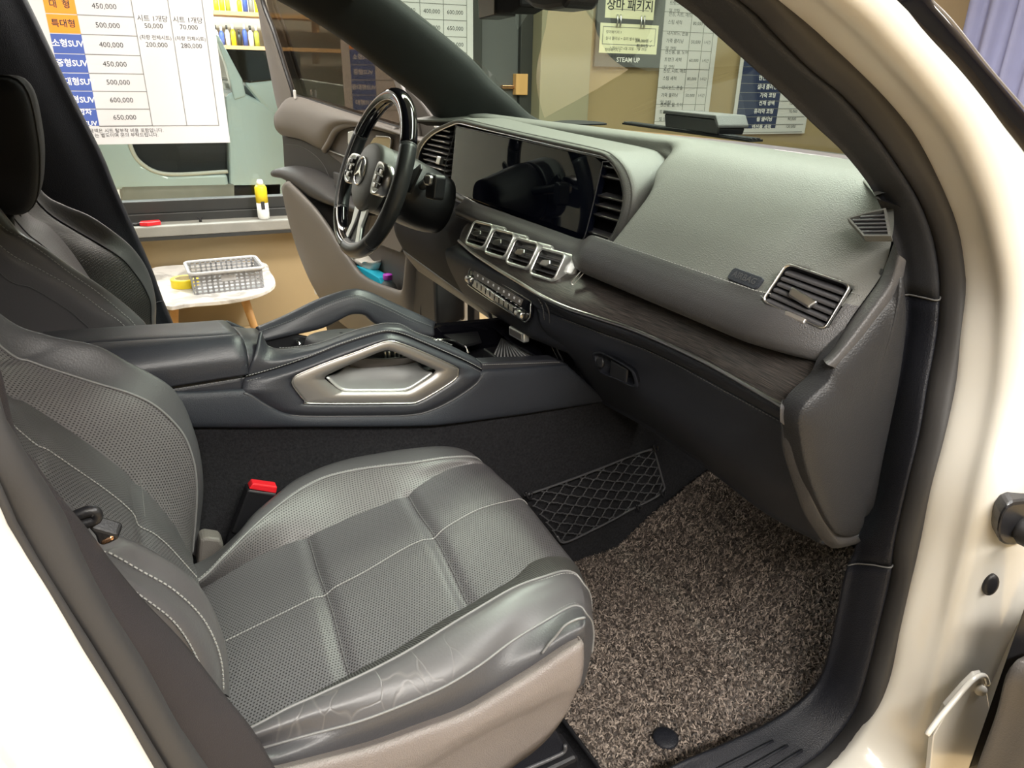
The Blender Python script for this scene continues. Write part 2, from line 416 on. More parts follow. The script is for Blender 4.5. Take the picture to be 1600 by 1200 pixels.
def wood():
    t = NT('grey_wood'); b = t.b
    mp = t.n('ShaderNodeMapping'); mp.inputs['Scale'].default_value = (4, 160, 1); t.l(t.n('ShaderNodeUVMap').outputs[0], mp.inputs[0])
    nz = t.n('ShaderNodeTexNoise'); nz.inputs['Scale'].default_value = 7; nz.inputs['Detail'].default_value = 6; t.l(mp.outputs[0], nz.inputs[0])
    k = t.n('ShaderNodeMapRange'); k.inputs[1].default_value = 0.4; k.inputs[2].default_value = 0.7; t.l(nz.outputs[0], k.inputs[0])
    t.l(t.mix(k.outputs[0], (0.022, 0.020, 0.020), (0.115, 0.098, 0.088)), b.inputs['Base Color'])
    b.inputs['Roughness'].default_value = 0.42
    bp = t.n('ShaderNodeBump'); bp.inputs['Strength'].default_value = 0.35; bp.inputs['Distance'].default_value = 0.0006
    t.l(nz.outputs[0], bp.inputs['Height']); t.l(bp.outputs[0], b.inputs['Normal']); return t.m
M['wood'] = wood()
def marble():
    t = NT('marble'); b = t.b; tc = t.n('ShaderNodeTexCoord').outputs['Object']
    nz = t.n('ShaderNodeTexNoise'); nz.inputs['Scale'].default_value = 5; nz.inputs['Detail'].default_value = 8; nz.inputs['Distortion'].default_value = 1.6; t.l(tc, nz.inputs[0])
    k = t.n('ShaderNodeMapRange'); k.inputs[1].default_value = 0.42; k.inputs[2].default_value = 0.56; t.l(nz.outputs[0], k.inputs[0])
    t.l(t.mix(k.outputs[0], (0.50, 0.49, 0.48), (0.83, 0.82, 0.80)), b.inputs['Base Color']); b.inputs['Roughness'].default_value = 0.2; return t.m
M['marble'] = marble()
# ================================================================ the workshop
M['tan_wall'] = mat('tan_wall', (0.33, 0.25, 0.135), 0.75, grain=(60, 'noise'), bump=0.2, var=0.10, vscale=2)
M['beige_wall'] = mat('beige_wall', (0.27, 0.25, 0.175), 0.8, grain=(60, 'noise'), bump=0.2, var=0.06, vscale=2)
M['tan_floor'] = mat('tan_floor', (0.46, 0.345, 0.19), 0.35, grain=(30, 'noise'), bump=0.15, var=0.14, vscale=3)
M['ceiling'] = mat('ceiling_paint', (0.62, 0.60, 0.56), 0.8, grain=(40, 'noise'), bump=0.1)
M['frame_black'] = mat('frame_black', (0.028, 0.029, 0.028), 0.45, grain=(90, 'noise'), bump=0.08, var=0.15)
M['ledge'] = mat('ledge', (0.24, 0.235, 0.21), 0.6, grain=(120, 'noise'), bump=0.3, var=0.25, vscale=8)
M['next_wall'] = mat('next_wall', (0.55, 0.52, 0.46), 0.8, grain=(40, 'noise'), bump=0.1, var=0.06)
M['poster'] = mat('poster', (0.58, 0.58, 0.60), 0.45, grain=(20, 'noise'), bump=0.03)
M['orange'] = mat('orange_print', (0.90, 0.28, 0.02), 0.5, grain=(20, 'noise'), bump=0.02)
M['blue'] = mat('blue_print', (0.055, 0.10, 0.36), 0.5, grain=(20, 'noise'), bump=0.02)
M['navy'] = mat('navy_print', (0.02, 0.032, 0.09), 0.5, grain=(20, 'noise'), bump=0.02)
M['cream'] = mat('cream_card', (0.80, 0.80, 0.58), 0.6, grain=(20, 'noise'), bump=0.02)
M['board'] = mat('sign_board', (0.085, 0.09, 0.095), 0.6, grain=(80, 'noise'), bump=0.1)
M['curtain'] = mat('curtain', (0.30, 0.32, 0.52), 0.85, grain=(600, 'noise'), bump=0.3, var=0.06)
M['lamp'] = emit('lamp_diffuser', (1, 0.96, 0.88), 6.0)
M['pine'] = mat('pine', (0.62, 0.36, 0.14), 0.5, stretch=(1, 1, 0.1), grain=(60, 'noise'), bump=0.15, var=0.2, vscale=30)

WD = nrm((0.996, -0.09, 0)); WN = np.array((-WD[1], WD[0], 0))*-1   # along the wall; out of it towards the car
W0 = V(0, 3.15, 0); WPL = (W0, WN)
def wl(px, py):                       # photograph -> (along, height) on the wall
    q = P(px, py, pl=WPL); return float(np.dot(q-W0, WD)), float(q[2])
def wp(a, z, out=0.0): return W0+WD*a+V(0, 0, z)+WN*out
WFR = Fr(W0, WD, (0, 0, 1))
if np.dot(WFR.n, WN) < 0: WFR.n = WN
def wbox(name, a0, a1, z0, z1, d0, d1, mt, parent=None, bv=0.004):
    return box(name, wp((a0+a1)/2, (z0+z1)/2, (d0+d1)/2), (a1-a0, z1-z0, d1-d0), mt, parent, (WD, V(0, 0, 1), WN), bv)
G0 = -0.45
zl = wl(300, 345)[1]                  # top of the ledge
a_door0, a_col0 = wl(738, 80)[0], wl(834, 100)[0]
a_tan0 = wl(911, 100)[0]; a_end = 6.3
struct(box('floor', (0.6, 1.2, G0-0.05), (13.2, 12.4, 0.1), M['tan_floor'], bv=0))
struct(box('ceiling', (0.6, 1.2, CEIL+0.05), (13.2, 12.4, 0.1), M['ceiling'], bv=0))
struct(wbox('wall_left', -6, a_door0, G0, zl-0.05, -0.16, 0, M['tan_wall']))
struct(wbox('wall_left_header', -6, a_col0, 1.95, CEIL, -0.16, 0, M['beige_wall']))
struct(wbox('wall_left_column', a_col0, a_tan0, G0, CEIL, -0.16, 0.10, M['beige_wall']))
struct(wbox('wall_left_end', a_tan0, a_end+0.3, G0, CEIL, -0.16, 0, M['tan_wall']))
struct(box('wall_front', (6.25, -0.5, 0.95), (0.1, 8.6, 2.8), M['tan_wall'], bv=0))
struct(box('wall_right', (0.6, -4.85, 0.95), (13.2, 0.1, 2.8), M['beige_wall'], bv=0))
struct(box('wall_back', (-5.6, 1.2, 0.95), (0.1, 12.4, 2.8), M['next_wall'], bv=0))
struct(box('wall_next_bay', (0.6, 7.0, 0.95), (13.2, 0.1, 2.8), M['next_wall'], bv=0))
struct(wbox('trim_ledge', -6, a_door0, zl-0.055, zl, -0.16, 0.12, M['ledge'], bv=0.006))
struct(wbox('trim_ledge_edge', -6, a_door0, zl-0.075, zl-0.056, -0.02, 0.115, M['frame_black'], bv=0.002))
# shop window in the wall: black aluminium rails, clear panes
wz0 = zl+0.0
win = box('window_1', wp(-2.2, zl+0.02, -0.06), (7.4, 0.05, 0.09), M['frame_black'], None, (WD, V(0, 0, 1), WN), 0.004); struct(win)
fz = zl+0.045
for nm, a0, a1, z0, z1 in (('frame_rail', -6, a_door0, zl+0.045, zl+0.11), ('frame_rail', -6, a_door0, 1.88, 1.95)):
    wbox(nm, a0, a1, z0, z1, -0.105, -0.03, M['frame_black'], win)
for a in (-5.9, -2.9, a_door0-0.04):
    wbox('frame_post', a-0.035, a+0.035, zl+0.11, 1.88, -0.10, -0.035, M['frame_black'], win)
for a0, a1 in ((-5.86, -2.94), (-2.86, a_door0-0.08)):
    wbox('pane', a0, a1, zl+0.11, 1.88, -0.075, -0.069, M['clear_glass'], win, 0)
# dark glass door beside the column
d2 = struct(wbox('door_1', a_door0, a_door0+0.07, G0, 1.95, -0.10, -0.02, M['frame_black']))
wbox('door_stile', a_col0-0.08, a_col0, G0, 1.95, -0.10, -0.02, M['frame_black'], d2)
wbox('door_rail', a_door0+0.07, a_col0-0.08, G0, G0+0.2, -0.10, -0.02, M['frame_black'], d2)
wbox('door_panel', a_door0+0.07, a_col0-0.08, G0+0.2, 1.95, -0.075, -0.055, M['board'], d2)
a, z = wl(818, 132)
hb = wbox('door_handle', a-0.05, a+0.03, z-0.06, z+0.06, -0.055, 0.0, M['pine'], d2); 
wbox('handle_bar', a-0.13, a-0.05, z-0.025, z-0.005, -0.055, -0.02, M['copper'], hb)

def poster(name, label, a0, a1, z0, z1, out, mt=None, group=None, d=0.004):
    o = wbox(name, a0, a1, z0, z1, out, out+d, mt or M['poster'], None, 0.001)
    tag(o, label, 'poster', group); return o
def cell(par, a0, a1, z0, z1, out, mt, name='printed_cell'): return wbox(name, a0, a1, z0, z1, out, out+0.0015, mt, par, 0)
def rules(par, segs, out, mt=None, w=0.0035):
    mb = MB()
    for a0, z0, a1, z1 in segs:
        mb.box(wp((a0+a1)/2, (z0+z1)/2, out), (abs(a1-a0)+w, abs(z1-z0)+w, 0.001), (WD, V(0, 0, 1), WN))
    return stuff(mb.obj('ruled_lines', mt or M['ink_soft'], par))
def wtext(nm, items, *r):
    return text(nm, [(i[0], i[1], i[2], i[3]*0.66)+tuple(i[4:]) for i in items], *r)
# --- poster 1: price list in front of the driver's side
OUT = 0.02
zb = wl(180, 225)[1]; A = lambda x, y: wl(x, y)[0]
aL = A(47, 0); aA0, aA1, aB1, aC1, aD1, aR = A(68, 0), A(117, 0), A(205, 0), A(262, 0), A(315, 0), A(330, 0)
p1 = poster('price_poster', 'white price list with orange and blue row heads on the shop window', aL, aR, zb, zb+1.55, OUT)
ys = [-3, 26, 55.5, 86, 115, 142.5, 170, 196.5]
zs = [wl(180, y)[1] for y in ys]
pitch = zs[1]-zs[2]
rowsK = ['대  형', '특대형', '소형SUV', '중형SUV', '준대형SUV', '대형SUV', '']
price = ['450,000', '500,000', '400,000', '450,000', '500,000', '600,000', '650,000']
seg = []; tW, tD, tP = [], [], []
for i in range(7):
    cell(p1, aA0, aA1, zs[i+1]+0.002, zs[i]-0.002, OUT+0.004, M['orange'] if i < 2 else M['blue'])
    c = (zs[i]+zs[i+1])/2
    (tD if i < 2 else tW).append((rowsK[i], (aA0+aA1)/2, c, 0.056, 'CENTER', 1))
    tP.append((price[i], (aA1+aB1)/2, c, 0.050))
    seg.append((aA1, zs[i+1], aB1, zs[i+1]))
tW += [('승합차', (aA0+aA1)/2, (zs[6]+zs[7])/2+0.025, 0.048, 'CENTER', 1), ('대형SUV', (aA0+aA1)/2, (zs[6]+zs[7])/2-0.028, 0.048, 'CENTER', 1)]
for k in range(1, 5):
    cell(p1, aA0, aA1, zs[0]+pitch*(k-1)+0.002, zs[0]+pitch*k-0.002, OUT+0.004, M['orange'])
    seg.append((aA1, zs[0]+pitch*(k-1), aB1, zs[0]+pitch*(k-1)))
for x in (aB1, aC1, aD1): seg.append((x, zs[7], x, zs[0]+pitch*4))
seg.append((aA1, zs[7], aD1, zs[7]))
rules(p1, seg, OUT+0.0048)
for x, n1, n2 in (((aB1+aC1)/2, '50,000', '200,000'), ((aC1+aD1)/2, '70,000', '280,000')):
    for s, y in (('시트 1개당', 31), (n1, 42), ('(차량 전체시트)', 60), (n2, 71)):
        tP.append((s, x, wl(260, y)[1], 0.047 if len(s) < 8 else 0.034))
wtext('lettering', tW, WFR, M['print_white'], p1, OUT+0.0064)
wtext('lettering', tD, WFR, M['ink'], p1, OUT+0.0064)
wtext('lettering', tP, WFR, M['ink'], p1, OUT+0.0052)
wtext('lettering', [('금액은 시트 탈부착 비용 포함입니다.', aA1-0.05, wl(180, 204)[1], 0.034, 'LEFT'), ('는 별도이며 문의 부탁드립니다.', aA1-0.03, wl(180, 211)[1], 0.034, 'LEFT')], WFR, M['ink'], p1, OUT+0.0052)
# --- poster 2: same kind of list, seen through the driver's door window and the windscreen
b0, b1, b2 = A(533, 100), A(546, 100), A(584, 100)
c1, c2, c3, bR = A(655, 40), A(691, 40), A(727, 40), A(737, 40)
p2 = poster('price_poster', 'greenish price list seen through windscreen, left of the dark door', b0, bR, wl(640, 192)[1], wl(640, 192)[1]+1.5, OUT)
zz = [wl(640, y)[1] for y in (-20, 4, 29, 55, 80, 103, 126, 149, 172)]
labs = ['소 형', '중 형', '대 형', '특대형', '소형SUV', '중형SUV', '중대형SUV', '대형SUV']
pr = [('650,000', '350,000', '550,000'), ('700,000', '400,000', '600,000'), ('700,000', '450,000', '650,000'), ('750,000', '500,000', '700,000'), ('400,000', '400,000', '600,000'), ('450,000', '450,000', '650,000'), ('500,000', '500,000', '700,000'), ('600,000', '500,000', '750,000')]
seg = []; tW, tP = [], []
for i in range(8):
    cell(p2, b1, b2, zz[i+1]+0.002, zz[i]-0.002, OUT+0.004, M['orange'] if i < 4 else M['blue'])
    c = (zz[i]+zz[i+1])/2
    tW.append((labs[i], (b1+b2)/2, c, 0.046, 'CENTER', 1))
    for s, x in zip(pr[i], ((b2+c1)/2+0.06, (c1+c2)/2, (c2+c3)/2)): tP.append((s, x, c, 0.046))
    seg.append((b2, zz[i+1], c3, zz[i+1]))
for x in (c1, c2, c3): seg.append((x, zz[-1], x, zz[0]+0.3))
rules(p2, seg, OUT+0.0048)
wtext('lettering', tW, WFR, M['print_white'], p2, OUT+0.0064)
wtext('lettering', tP, WFR, M['ink'], p2, OUT+0.0052)
# --- hanging sign on the column's right
s0, s1 = A(927, 50), A(1030, 50); sz0 = wl(975, 105)[1]
sg = poster('hanging_sign', 'dark sign board holding two cream cards beyond the windscreen', s0, s1, sz0, sz0+0.85, 0.02, M['board'], d=0.02)
sg['category'] = 'sign'
u0, u1, uz = A(941, 10), A(1017, 10), wl(975, 30)[1]
cell(sg, u0, u1, uz, uz+0.38, 0.04, M['cream'], 'card')
l0, l1, lz0, lz1 = A(932, 60), A(1022, 60), wl(975, 84)[1], wl(975, 38)[1]
cell(sg, l0, l1, lz0, lz1, 0.04, M['cream'], 'card')
rules(sg, [(l0+.02, lz0+.05, l1-.02, lz0+.05), (l0+.02, lz1-.02, l1-.02, lz1-.02), (l0+.02, lz0+.05, l0+.02, lz1-.02), (l1-.02, lz0+.05, l1-.02, lz1-.02), (u0+.04, uz+.05, u1-.04, uz+.05)], 0.042)
for x in (958, 963, 995, 1000):
    a = A(x, 32); tube('ring', [wp(a, uz+0.02, 0.05), wp(a, (uz+lz1)/2, 0.056), wp(a, lz1-0.02, 0.05)], 0.006, M['silver'], sg, 8, 6)
um = (u0+u1)/2; lm = (l0+l1)/2
wtext('lettering', [('장마 패키지', um, wl(975, 10)[1], 0.105, 'CENTER', 1), ('여름 시즌 한정 이벤트 안내', um, wl(975, -2)[1], 0.04)], WFR, M['ink'], sg, 0.0425)
wtext('lettering', [('장마패키지 1', l0+.04, lz1-.05, .032, 'LEFT'), ('실내 클리닝 + 유리 발수코팅', l0+.04, lz1-.085, .032, 'LEFT'), ('80,000원 ✓', l1-.04, lz1-.12, .036, 'RIGHT', 1),
     ('장마패키지 2', l0+.04, lz1-.15, .032, 'LEFT'), ('외부 광택 + 유리 발수코팅', l0+.04, lz1-.185, .032, 'LEFT'), ('200,000원 ✓', l1-.04, lz0+.075, .036, 'RIGHT', 1), ('* 행사기간 6월 22일 - 7월 25일', lm, lz0+.028, .032)], WFR, M['ink'], sg, 0.0425)
wtext('lettering', [('STEAM UP', (s0+s1)/2, wl(975, 94)[1], 0.058, 'CENTER', 1)], WFR, M['print_white'], sg, 0.0415)
# --- poster 3: menu with many lines
q0, q1 = A(1028, 100), A(1113, 100); qz = wl(1060, 197)[1]
p3 = poster('menu_poster', 'pale menu of small text lines right of the hanging sign', q0, q1, qz, qz+1.4, OUT)
qa, qb = A(1070, 100), A(1090, 100); seg = []; tP = []
for k, y in enumerate((-8, 22, 51, 80, 109, 135, 161)):
    z1_, z0_ = wl(1060, y)[1], wl(1060, y+28)[1]; seg.append((q0, z0_, q1-.04, z0_)); c = (z1_+z0_)/2
    for j, s in enumerate((('엔진룸, 휠, 도어', '트렁크 세척', '및 코팅'), ('천장, 시트, 매트', '스팀 세척'), ('대시보드, 콘솔', '가죽 클리닝', '및 코팅'))[k % 3]):
        tP.append((s, q0+.03, c+.045-.045*j, .042, 'LEFT'))
    tP += [(('60,000', '80,000', '50,000')[k % 3], (qa+qb)/2, c, .042), ('1시간', (qb+q1)/2-.02, c, .036)]
for x in (qa, qb, q1-.04): seg.append((x, qz+.02, x, qz+1.3))
rules(p3, seg, OUT+0.0048); wtext('lettering', tP, WFR, M['ink'], p3, OUT+0.0052)
# --- poster 4: navy list at the far right
n0, n1, n2 = A(1146, 150), A(1215, 150), A(1263, 150); nz = wl(1190, 209)[1]
p4 = poster('navy_poster', 'navy poster with white lines, at the right end of wall', n0, n2, nz, nz+1.5, OUT)
cell(p4, n0+.03, n1, nz+.04, nz+1.45, OUT+.004, M['navy'])
tP = []; t2 = []; seg = []
for k, y in enumerate((60, 72, 84, 96, 109, 122, 136, 149, 161, 174, 186, 198)):
    z = wl(1190, y)[1]
    tP.append((('실내 클리닝', '가죽 코팅', '전체 광택', '유리막 코팅', '휠 클리닝', '엔진룸 세척')[k % 6], n1-.04, z, .055, 'RIGHT', 1)); seg.append((n0+.03, z-.036, n2-.03, z-.036))
    t2.append((('70,000', '90,000', '120,000')[k % 3], (n1+n2)/2, z, .045))
rules(p4, seg, OUT+.0063); wtext('lettering', tP, WFR, M['print_white'], p4, OUT+.0064); wtext('lettering', t2, WFR, M['ink'], p4, OUT+.0052)

# --- ceiling lamps
for k, (x, y, sx, sy) in enumerate(((0.1, -2.4, 2.6, 0.3), (-1.6, -3.0, 1.8, 0.3), (1.55, -0.3, 0.3, 2.4), (0.6, 1.6, 4.2, 0.3), (4.4, 1.2, 0.3, 2.2), (0.3, 5.2, 4.5, 0.5))):
    t = thing('ceiling_lamp', ('long ceiling strip lamp over the open passenger side', 'strip lamp on ceiling behind the passenger side', 'strip lamp on ceiling above the bonnet', 'long ceiling strip lamp between car and shop window', 'ceiling strip lamp before the curtain wall', 'wide ceiling lamp in the bay behind the shop window')[k], 'lamp', None, (x, y, CEIL))
    box('housing', (0, 0, -0.02), (sx+0.06, sy+0.06, 0.04), M['white_plastic'], t)
    box('diffuser', (0, 0, -0.045), (sx, sy, 0.012), M['lamp'], t)
# --- curtain on the front wall
cx = 5.95
c0 = P(1497, 0, x=cx)[1]
rows = []
for z in (-0.4, 0.5, 1.3, 2.28):
    rows.append([V(cx+0.05*math.sin(i*1.9)+0.02*math.sin(i*0.7+z), c0-i*0.055, z) for i in range(64)])
cu = loft('curtain', rows, M['curtain'], None, 190, 3, thick=0.004); tag(cu, 'pale violet pleated curtain along the end wall', 'curtain')
ro = tube('curtain_rail', [V(cx, c0+0.05, 2.30), V(cx, c0-3.6, 2.30)], 0.012, M['frame_black'], cu, 2)
struct(box('trim_curtain', (cx+0.05, c0+0.09, 0.95), (0.1, 0.12, 2.75), M['frame_black']))

# --- marble side table with basket and tape
zt = -0.05
top = PL([(232, 421), (250, 474), (300, 473), (360, 468), (405, 458), (426, 447), (430, 438), (422, 424), (408, 409), (330, 412)], z=zt)
tb = thing('side_table', 'low marble topped table on wooden legs beyond the driver seat', 'table')
prism('tabletop', cr(top, 48, True), (0, 0, -0.022), M['marble'], tb, 0.004)
cen = np.mean(np.array(top), 0)
for (px, py), dx, dy in (((380, 461), .07, -.03), ((272, 464), -.06, -.03), ((275, 426), -.06, .06)):
    a = P(px, py, z=zt-0.022); tube('leg', [a, V(a[0]+dx, a[1]+dy, G0)], [0.022, 0.014], M['pine'], tb, 2, 12)
def basket():
    t = thing('basket', 'small grey plastic basket with square holes on the marble table', 'basket')
    c = (P(322, 459, z=zt)+P(396, 450, z=zt))/2+V(0, 0.11, 0); h = 0.105
    ex = nrm(P(396, 451, z=zt)-P(322, 459, z=zt)); ey = np.cross((0, 0, 1), ex)
    w, d = 0.30, 0.22
    f = Fr(c, ex, ey); mb = MB(); gm = M['basket']
    for s, (ax_, l, o, n) in enumerate(((ex, w, -ey*d/2, 12), (ex, w, ey*d/2, 12), (ey, d, ex*w/2, 8), (ey, d, -ex*w/2, 8))):
        out = nrm(o)
        for i in range(n+1):
            k = -l/2+l*i/n
            mb.box(c+o+ax_*k+V(0, 0, h/2)+out*0.012, (0.010, 0.003, h), (ax_, out, V(0, 0, 1)))
        for j in range(6):
            mb.box(c+o+V(0, 0, 0.006+j*(h-0.02)/5)+out*0.012, (l+0.02, 0.003, 0.009), (ax_, out, V(0, 0, 1)))
    stuff(mb.obj('lattice_wall', gm, t))
    box('basket_floor', c+V(0, 0, 0.004), (w, d, 0.006), gm, t, (ex, ey, V(0, 0, 1)))
    ring = [f(a, b, h) for a, b in rrect(w+0.045, d+0.045, 0.03)]
    tube('rim', ring, 0.008, M['basket_rim'], t, None, 8, True)
    box('grip_plate', c-ey*(d/2+0.014)+V(0, 0, h*0.66), (0.07, 0.006, 0.03), M['basket_rim'], t, (ex, ey, V(0, 0, 1)), 0.006)
M['basket'] = mat('basket_grey', (0.36, 0.36, 0.37), 0.5, grain=(90, 'noise'), bump=0.05)
M['basket_rim'] = mat('basket_rim', (0.52, 0.52, 0.53), 0.45, grain=(90, 'noise'), bump=0.05)
M['yellow'] = mat('yellow', (0.86, 0.66, 0.02), 0.45, grain=(90, 'noise'), bump=0.05)
M['tape_core'] = mat('tape_core', (0.72, 0.62, 0.36), 0.7, grain=(90, 'noise'), bump=0.1)
basket()
tp = thing('tape_roll', 'yellow masking tape roll lying beside the grey basket', 'tape')
c = P(290, 447, z=zt)
for nm, r0, r1, h, m_ in (('tape_winding', 0.047, 0.066, 0.042, 'yellow'), ('tape_core', 0.043, 0.047, 0.043, 'tape_core')):
    prof = [[c+V(r*math.cos(a), r*math.sin(a), z) for a in np.linspace(0, 2*math.pi, 33)[:-1]] for r, z in ((r0, 0), (r1, 0), (r1, h), (r0, h), (r0, 0))]
    bevel(gmesh(nm, np.array(prof), M[m_], tp, True, smooth=False), 0.002, 1)
# --- things on the ledge
def onledge(px, py): return wp(A(px, py), zl, 0.045)
def lathe(name, base, prof, mt, parent, k=20):
    G = np.array([[base+V(r*math.cos(a), r*math.sin(a), z) for a in np.linspace(0, 2*math.pi, k+1)[:-1]] for r, z in prof])
    return gmesh(name, G, mt, parent, True, cap=True)
M['can_white'] = mat('can_white', (0.75, 0.76, 0.72), 0.3, grain=(90, 'noise'), bump=0.02)
def can(px, lab, h, top_m, body_m, r=0.032):
    t = thing('spray_can', lab, 'can', None); b = wp(A(px, 345), zl, 0.05)
    lathe('can_body', b, [(r*.9, 0), (r, .006), (r, h*.42)], M['can_white'], t)
    lathe('can_label', b, [(r+.0006, h*.42), (r+.0006, h*.80), (r*.75, h*.86)], body_m, t)
    box('black_band', b+WN*(r+0.0005)+V(0, 0, h*.36), (0.02, 0.001, h*.2), M['ink'], t, (WD, WN, V(0, 0, 1)), 0)
    lathe('spray_nozzle', b, [(r*.55, h*.86), (r*.55, h*.95), (r*.35, h)], top_m, t)
can(412, 'yellow and white spray can with white nozzle on the window ledge', 0.215, M['white_plastic'], M['yellow'])
M['olive'] = mat('olive', (0.35, 0.40, 0.05), 0.4, grain=(90, 'noise'), bump=0.02)
rp = tag(prism('sponge_pad', [wp(A(x, y), zl, o) for x, y, o in ((222, 350, .03), (250, 350, .02), (253, 350, .07), (232, 350, .10), (220, 350, .08))], (0, 0, 0.02), M['red'], None, 0.003), 'flat red pad lying on the window ledge', 'pad')
pn = thing('marker_pen', 'black marker pen lying on the ledge beside the red pad', 'pen')
tube('barrel', [wp(A(203, 350), zl+.008, .06), wp(A(218, 350), zl+.008, .065)], .008, M['black_plastic'], pn, 2, 10)
tube('pen_cap', [wp(A(218, 350), zl+.008, .065), wp(A(224, 350), zl+.008, .067)], .0092, M['black_plastic'], pn, 2, 10)
kn = thing('clamp_knob', 'tiny black wing knob standing on the grey ledge', 'knob')
b = onledge(314, 350); lathe('knob_stem', b, [(.008, 0), (.006, .02)], M['black_plastic'], kn, 10)
prism('knob_wing', [b+WD*-.016+V(0, 0, .032), b+V(0, 0, .018), b+WD*.016+V(0, 0, .032), b+WD*.014+V(0, 0, .018), b+V(0, 0, .01), b+WD*-.014+V(0, 0, .018)], WN*.006, M['black_plastic'], kn)

# --- car in the next bay, behind the glass
YN = 4.55
nc = thing('parked_car', 'pale blue car with its door open, behind the shop window', 'car')
def ny(pts): return PL(pts, y=YN)
prism('body_side', ny([(352, 150), (372, 140), (440, 175), (700, 190), (720, 330), (360, 330), (358, 230)]), (0, 1.5, 0), M['paint_blue'], nc, 0.03)
prism('rear_body', ny([(60, 180), (195, 200), (205, 232), (222, 258), (262, 275), (355, 272), (358, 292), (60, 300)]), (0, 1.5, 0), M['paint_blue'], nc, 0.02)
prism('sill_cover', ny([(190, 290), (440, 286), (440, 312), (190, 318)]), (0, 0.5, 0), M['ledge'], nc, 0.01)
prism('cabin_interior', [q+V(0, 0.12, 0) for q in ny([(150, 150), (362, 150), (362, 285), (150, 285)])], (0, 1.2, 0), M['black_plastic'], nc)
tube('door_seal', ny([(196, 180), (204, 228), (222, 256), (262, 272), (356, 268)]), 0.014, M['paint'], nc, 40)
prism('windscreen', ny([(345, 76), (400, 78), (470, 80), (470, 122), (390, 130), (372, 125)]), (0, 1.3, 0), M['piano'], nc, 0.01)
prism('a_pillar', [q+V(0, -0.02, 0) for q in ny([(333, 50), (342, 57), (378, 124), (384, 150), (366, 156), (352, 100)])], (0, 0.1, 0), M['paint_blue'], nc, 0.01)
prism('bonnet', ny([(380, 128), (440, 118), (720, 160), (700, 200), (430, 190)]), (0, 1.45, 0), M['paint_blue'], nc, 0.03)
prism('roof_panel', ny([(60, 20), (330, 42), (332, 54), (60, 36)]), (0, 1.4, 0), M['paint_blue'], nc, 0.03)
# shelf with bottles at the back of the next bay
YS = 6.6
rb = random.Random(3)
cols = [('olive', M['olive']), ('white', M['white_plastic']), ('yellow', M['yellow']), ('red', M['red']), ('blue', M['blue']), ('grey', M['ledge']), ('black', M['frame_black'])]
ORD = ('leftmost', 'second from left', 'third from left', 'fourth from left', 'fifth from left', 'sixth from left', 'seventh from left', 'rightmost')
for y0, sn in ((26, 'upper'), (76, 'lower')):
    q0, q1 = P(250, y0, y=YS), P(700, y0+6, y=YS); zc = (q0[2]+q1[2])/2
    sh = thing('wall_shelf', sn+' wooden shelf with small bottles, far behind the shop window', 'shelf', 'shelves in the next bay')
    box('shelf_board', ((q0[0]+q1[0])/2, YS, zc), (q1[0]-q0[0], 0.3, 0.035), M['pine'], sh)
    for t_ in (0.1, 0.5, 0.9): box('shelf_bracket', (q0[0]+(q1[0]-q0[0])*t_, YS+0.06, zc-0.07), (0.03, 0.18, 0.10), M['pine'], sh)
    for k in range(8):
        px = 340+9*k; x = P(px, y0, y=YS-0.05)[0]; b = V(x, YS-0.05, zc+0.0185); h = rb.uniform(.11, .2); r = rb.uniform(.020, .0235)
        cn1, m1 = cols[(2, 2, 0, 1, 2, 4, 5, 2)[k] if sn == 'upper' else (1, 4, 1, 2, 6, 4, 1, 0)[k]]
        bt = thing('detailing_bottle', 'small %s bottle, %s on the %s far shelf' % (cn1, ORD[k], sn), 'bottle', 'bottles on the far shelves')
        lathe('bottle_body', b, [(r, 0), (r, h*.65), (r*.4, h*.78)], m1, bt, 12)
        lathe('bottle_cap', b, [(r*.45, h*.785), (r*.45, h)], M['white_plastic' if k % 2 else 'frame_black'], bt, 8)
# ================================================================ car body
BODY = thing('car', 'white car body with open doorway, black pillar trim and dark carpet', 'car')
def tz(p, yl=-0.80, k=0.25, z0=0.55): return p
# the right door opening: below z 0.55 it stands at y -0.80, above it leans inwards with the glass
def ap(px, py, off=0.0):
    q = P(px, py, y=-0.80+off)
    if q[2] > 0.55: q = P(px, py, pl=(V(0, -0.80+off, 0.55), nrm((0, 1, -0.25))))
    return q
def AP(pts, off): return [ap(a, b, off) for a, b in pts]
white_edge = [(1225, 0), (1300, 65), (1360, 122), (1400, 165), (1437, 215), (1477, 295), (1500, 357), (1510, 425), (1510, 460), (1502, 525), (1494, 600), (1475, 687), (1455, 762), (1440, 837), (1426, 900), (1407, 982), (1390, 1060), (1360, 1125), (1305, 1197)]
seal_trim = [(1150, -2, 1052, -2), (1200, 45, 1098, 35), (1262, 107, 1160, 90), (1315, 150, 1215, 140), (1360, 200, 1270, 193), (1400, 255, 1318, 238), (1437, 315, 1366, 302), (1460, 375, 1393, 372), (1470, 440, 1407, 432), (1469, 500, 1412, 492), (1462, 550, 1405, 545), (1452, 600, 1397, 597), (1440, 675, 1384, 662), (1422, 750, 1367, 742), (1400, 850, 1337, 852), (1396, 895, 1321, 893), (1380, 965, 1307, 960), (1360, 1045, 1287, 1045), (1340, 1110, 1256, 1090), (1300, 1165, 1200, 1130), (1257, 1199, 1130, 1163), (1180, 1250, 1052, 1197)]
seal_edge = [(a, b) for a, b, c, d in seal_trim]; trim_edge = [(c, d) for a, b, c, d in seal_trim]
wf2 = [(1307, 0), (1380, 70), (1450, 150), (1500, 220), (1540, 307), (1560, 375), (1575, 450), (1577, 525), (1572, 600), (1557, 682), (1535, 775), (1512, 875), (1506, 900), (1482, 1005), (1452, 1107), (1417, 1199)]
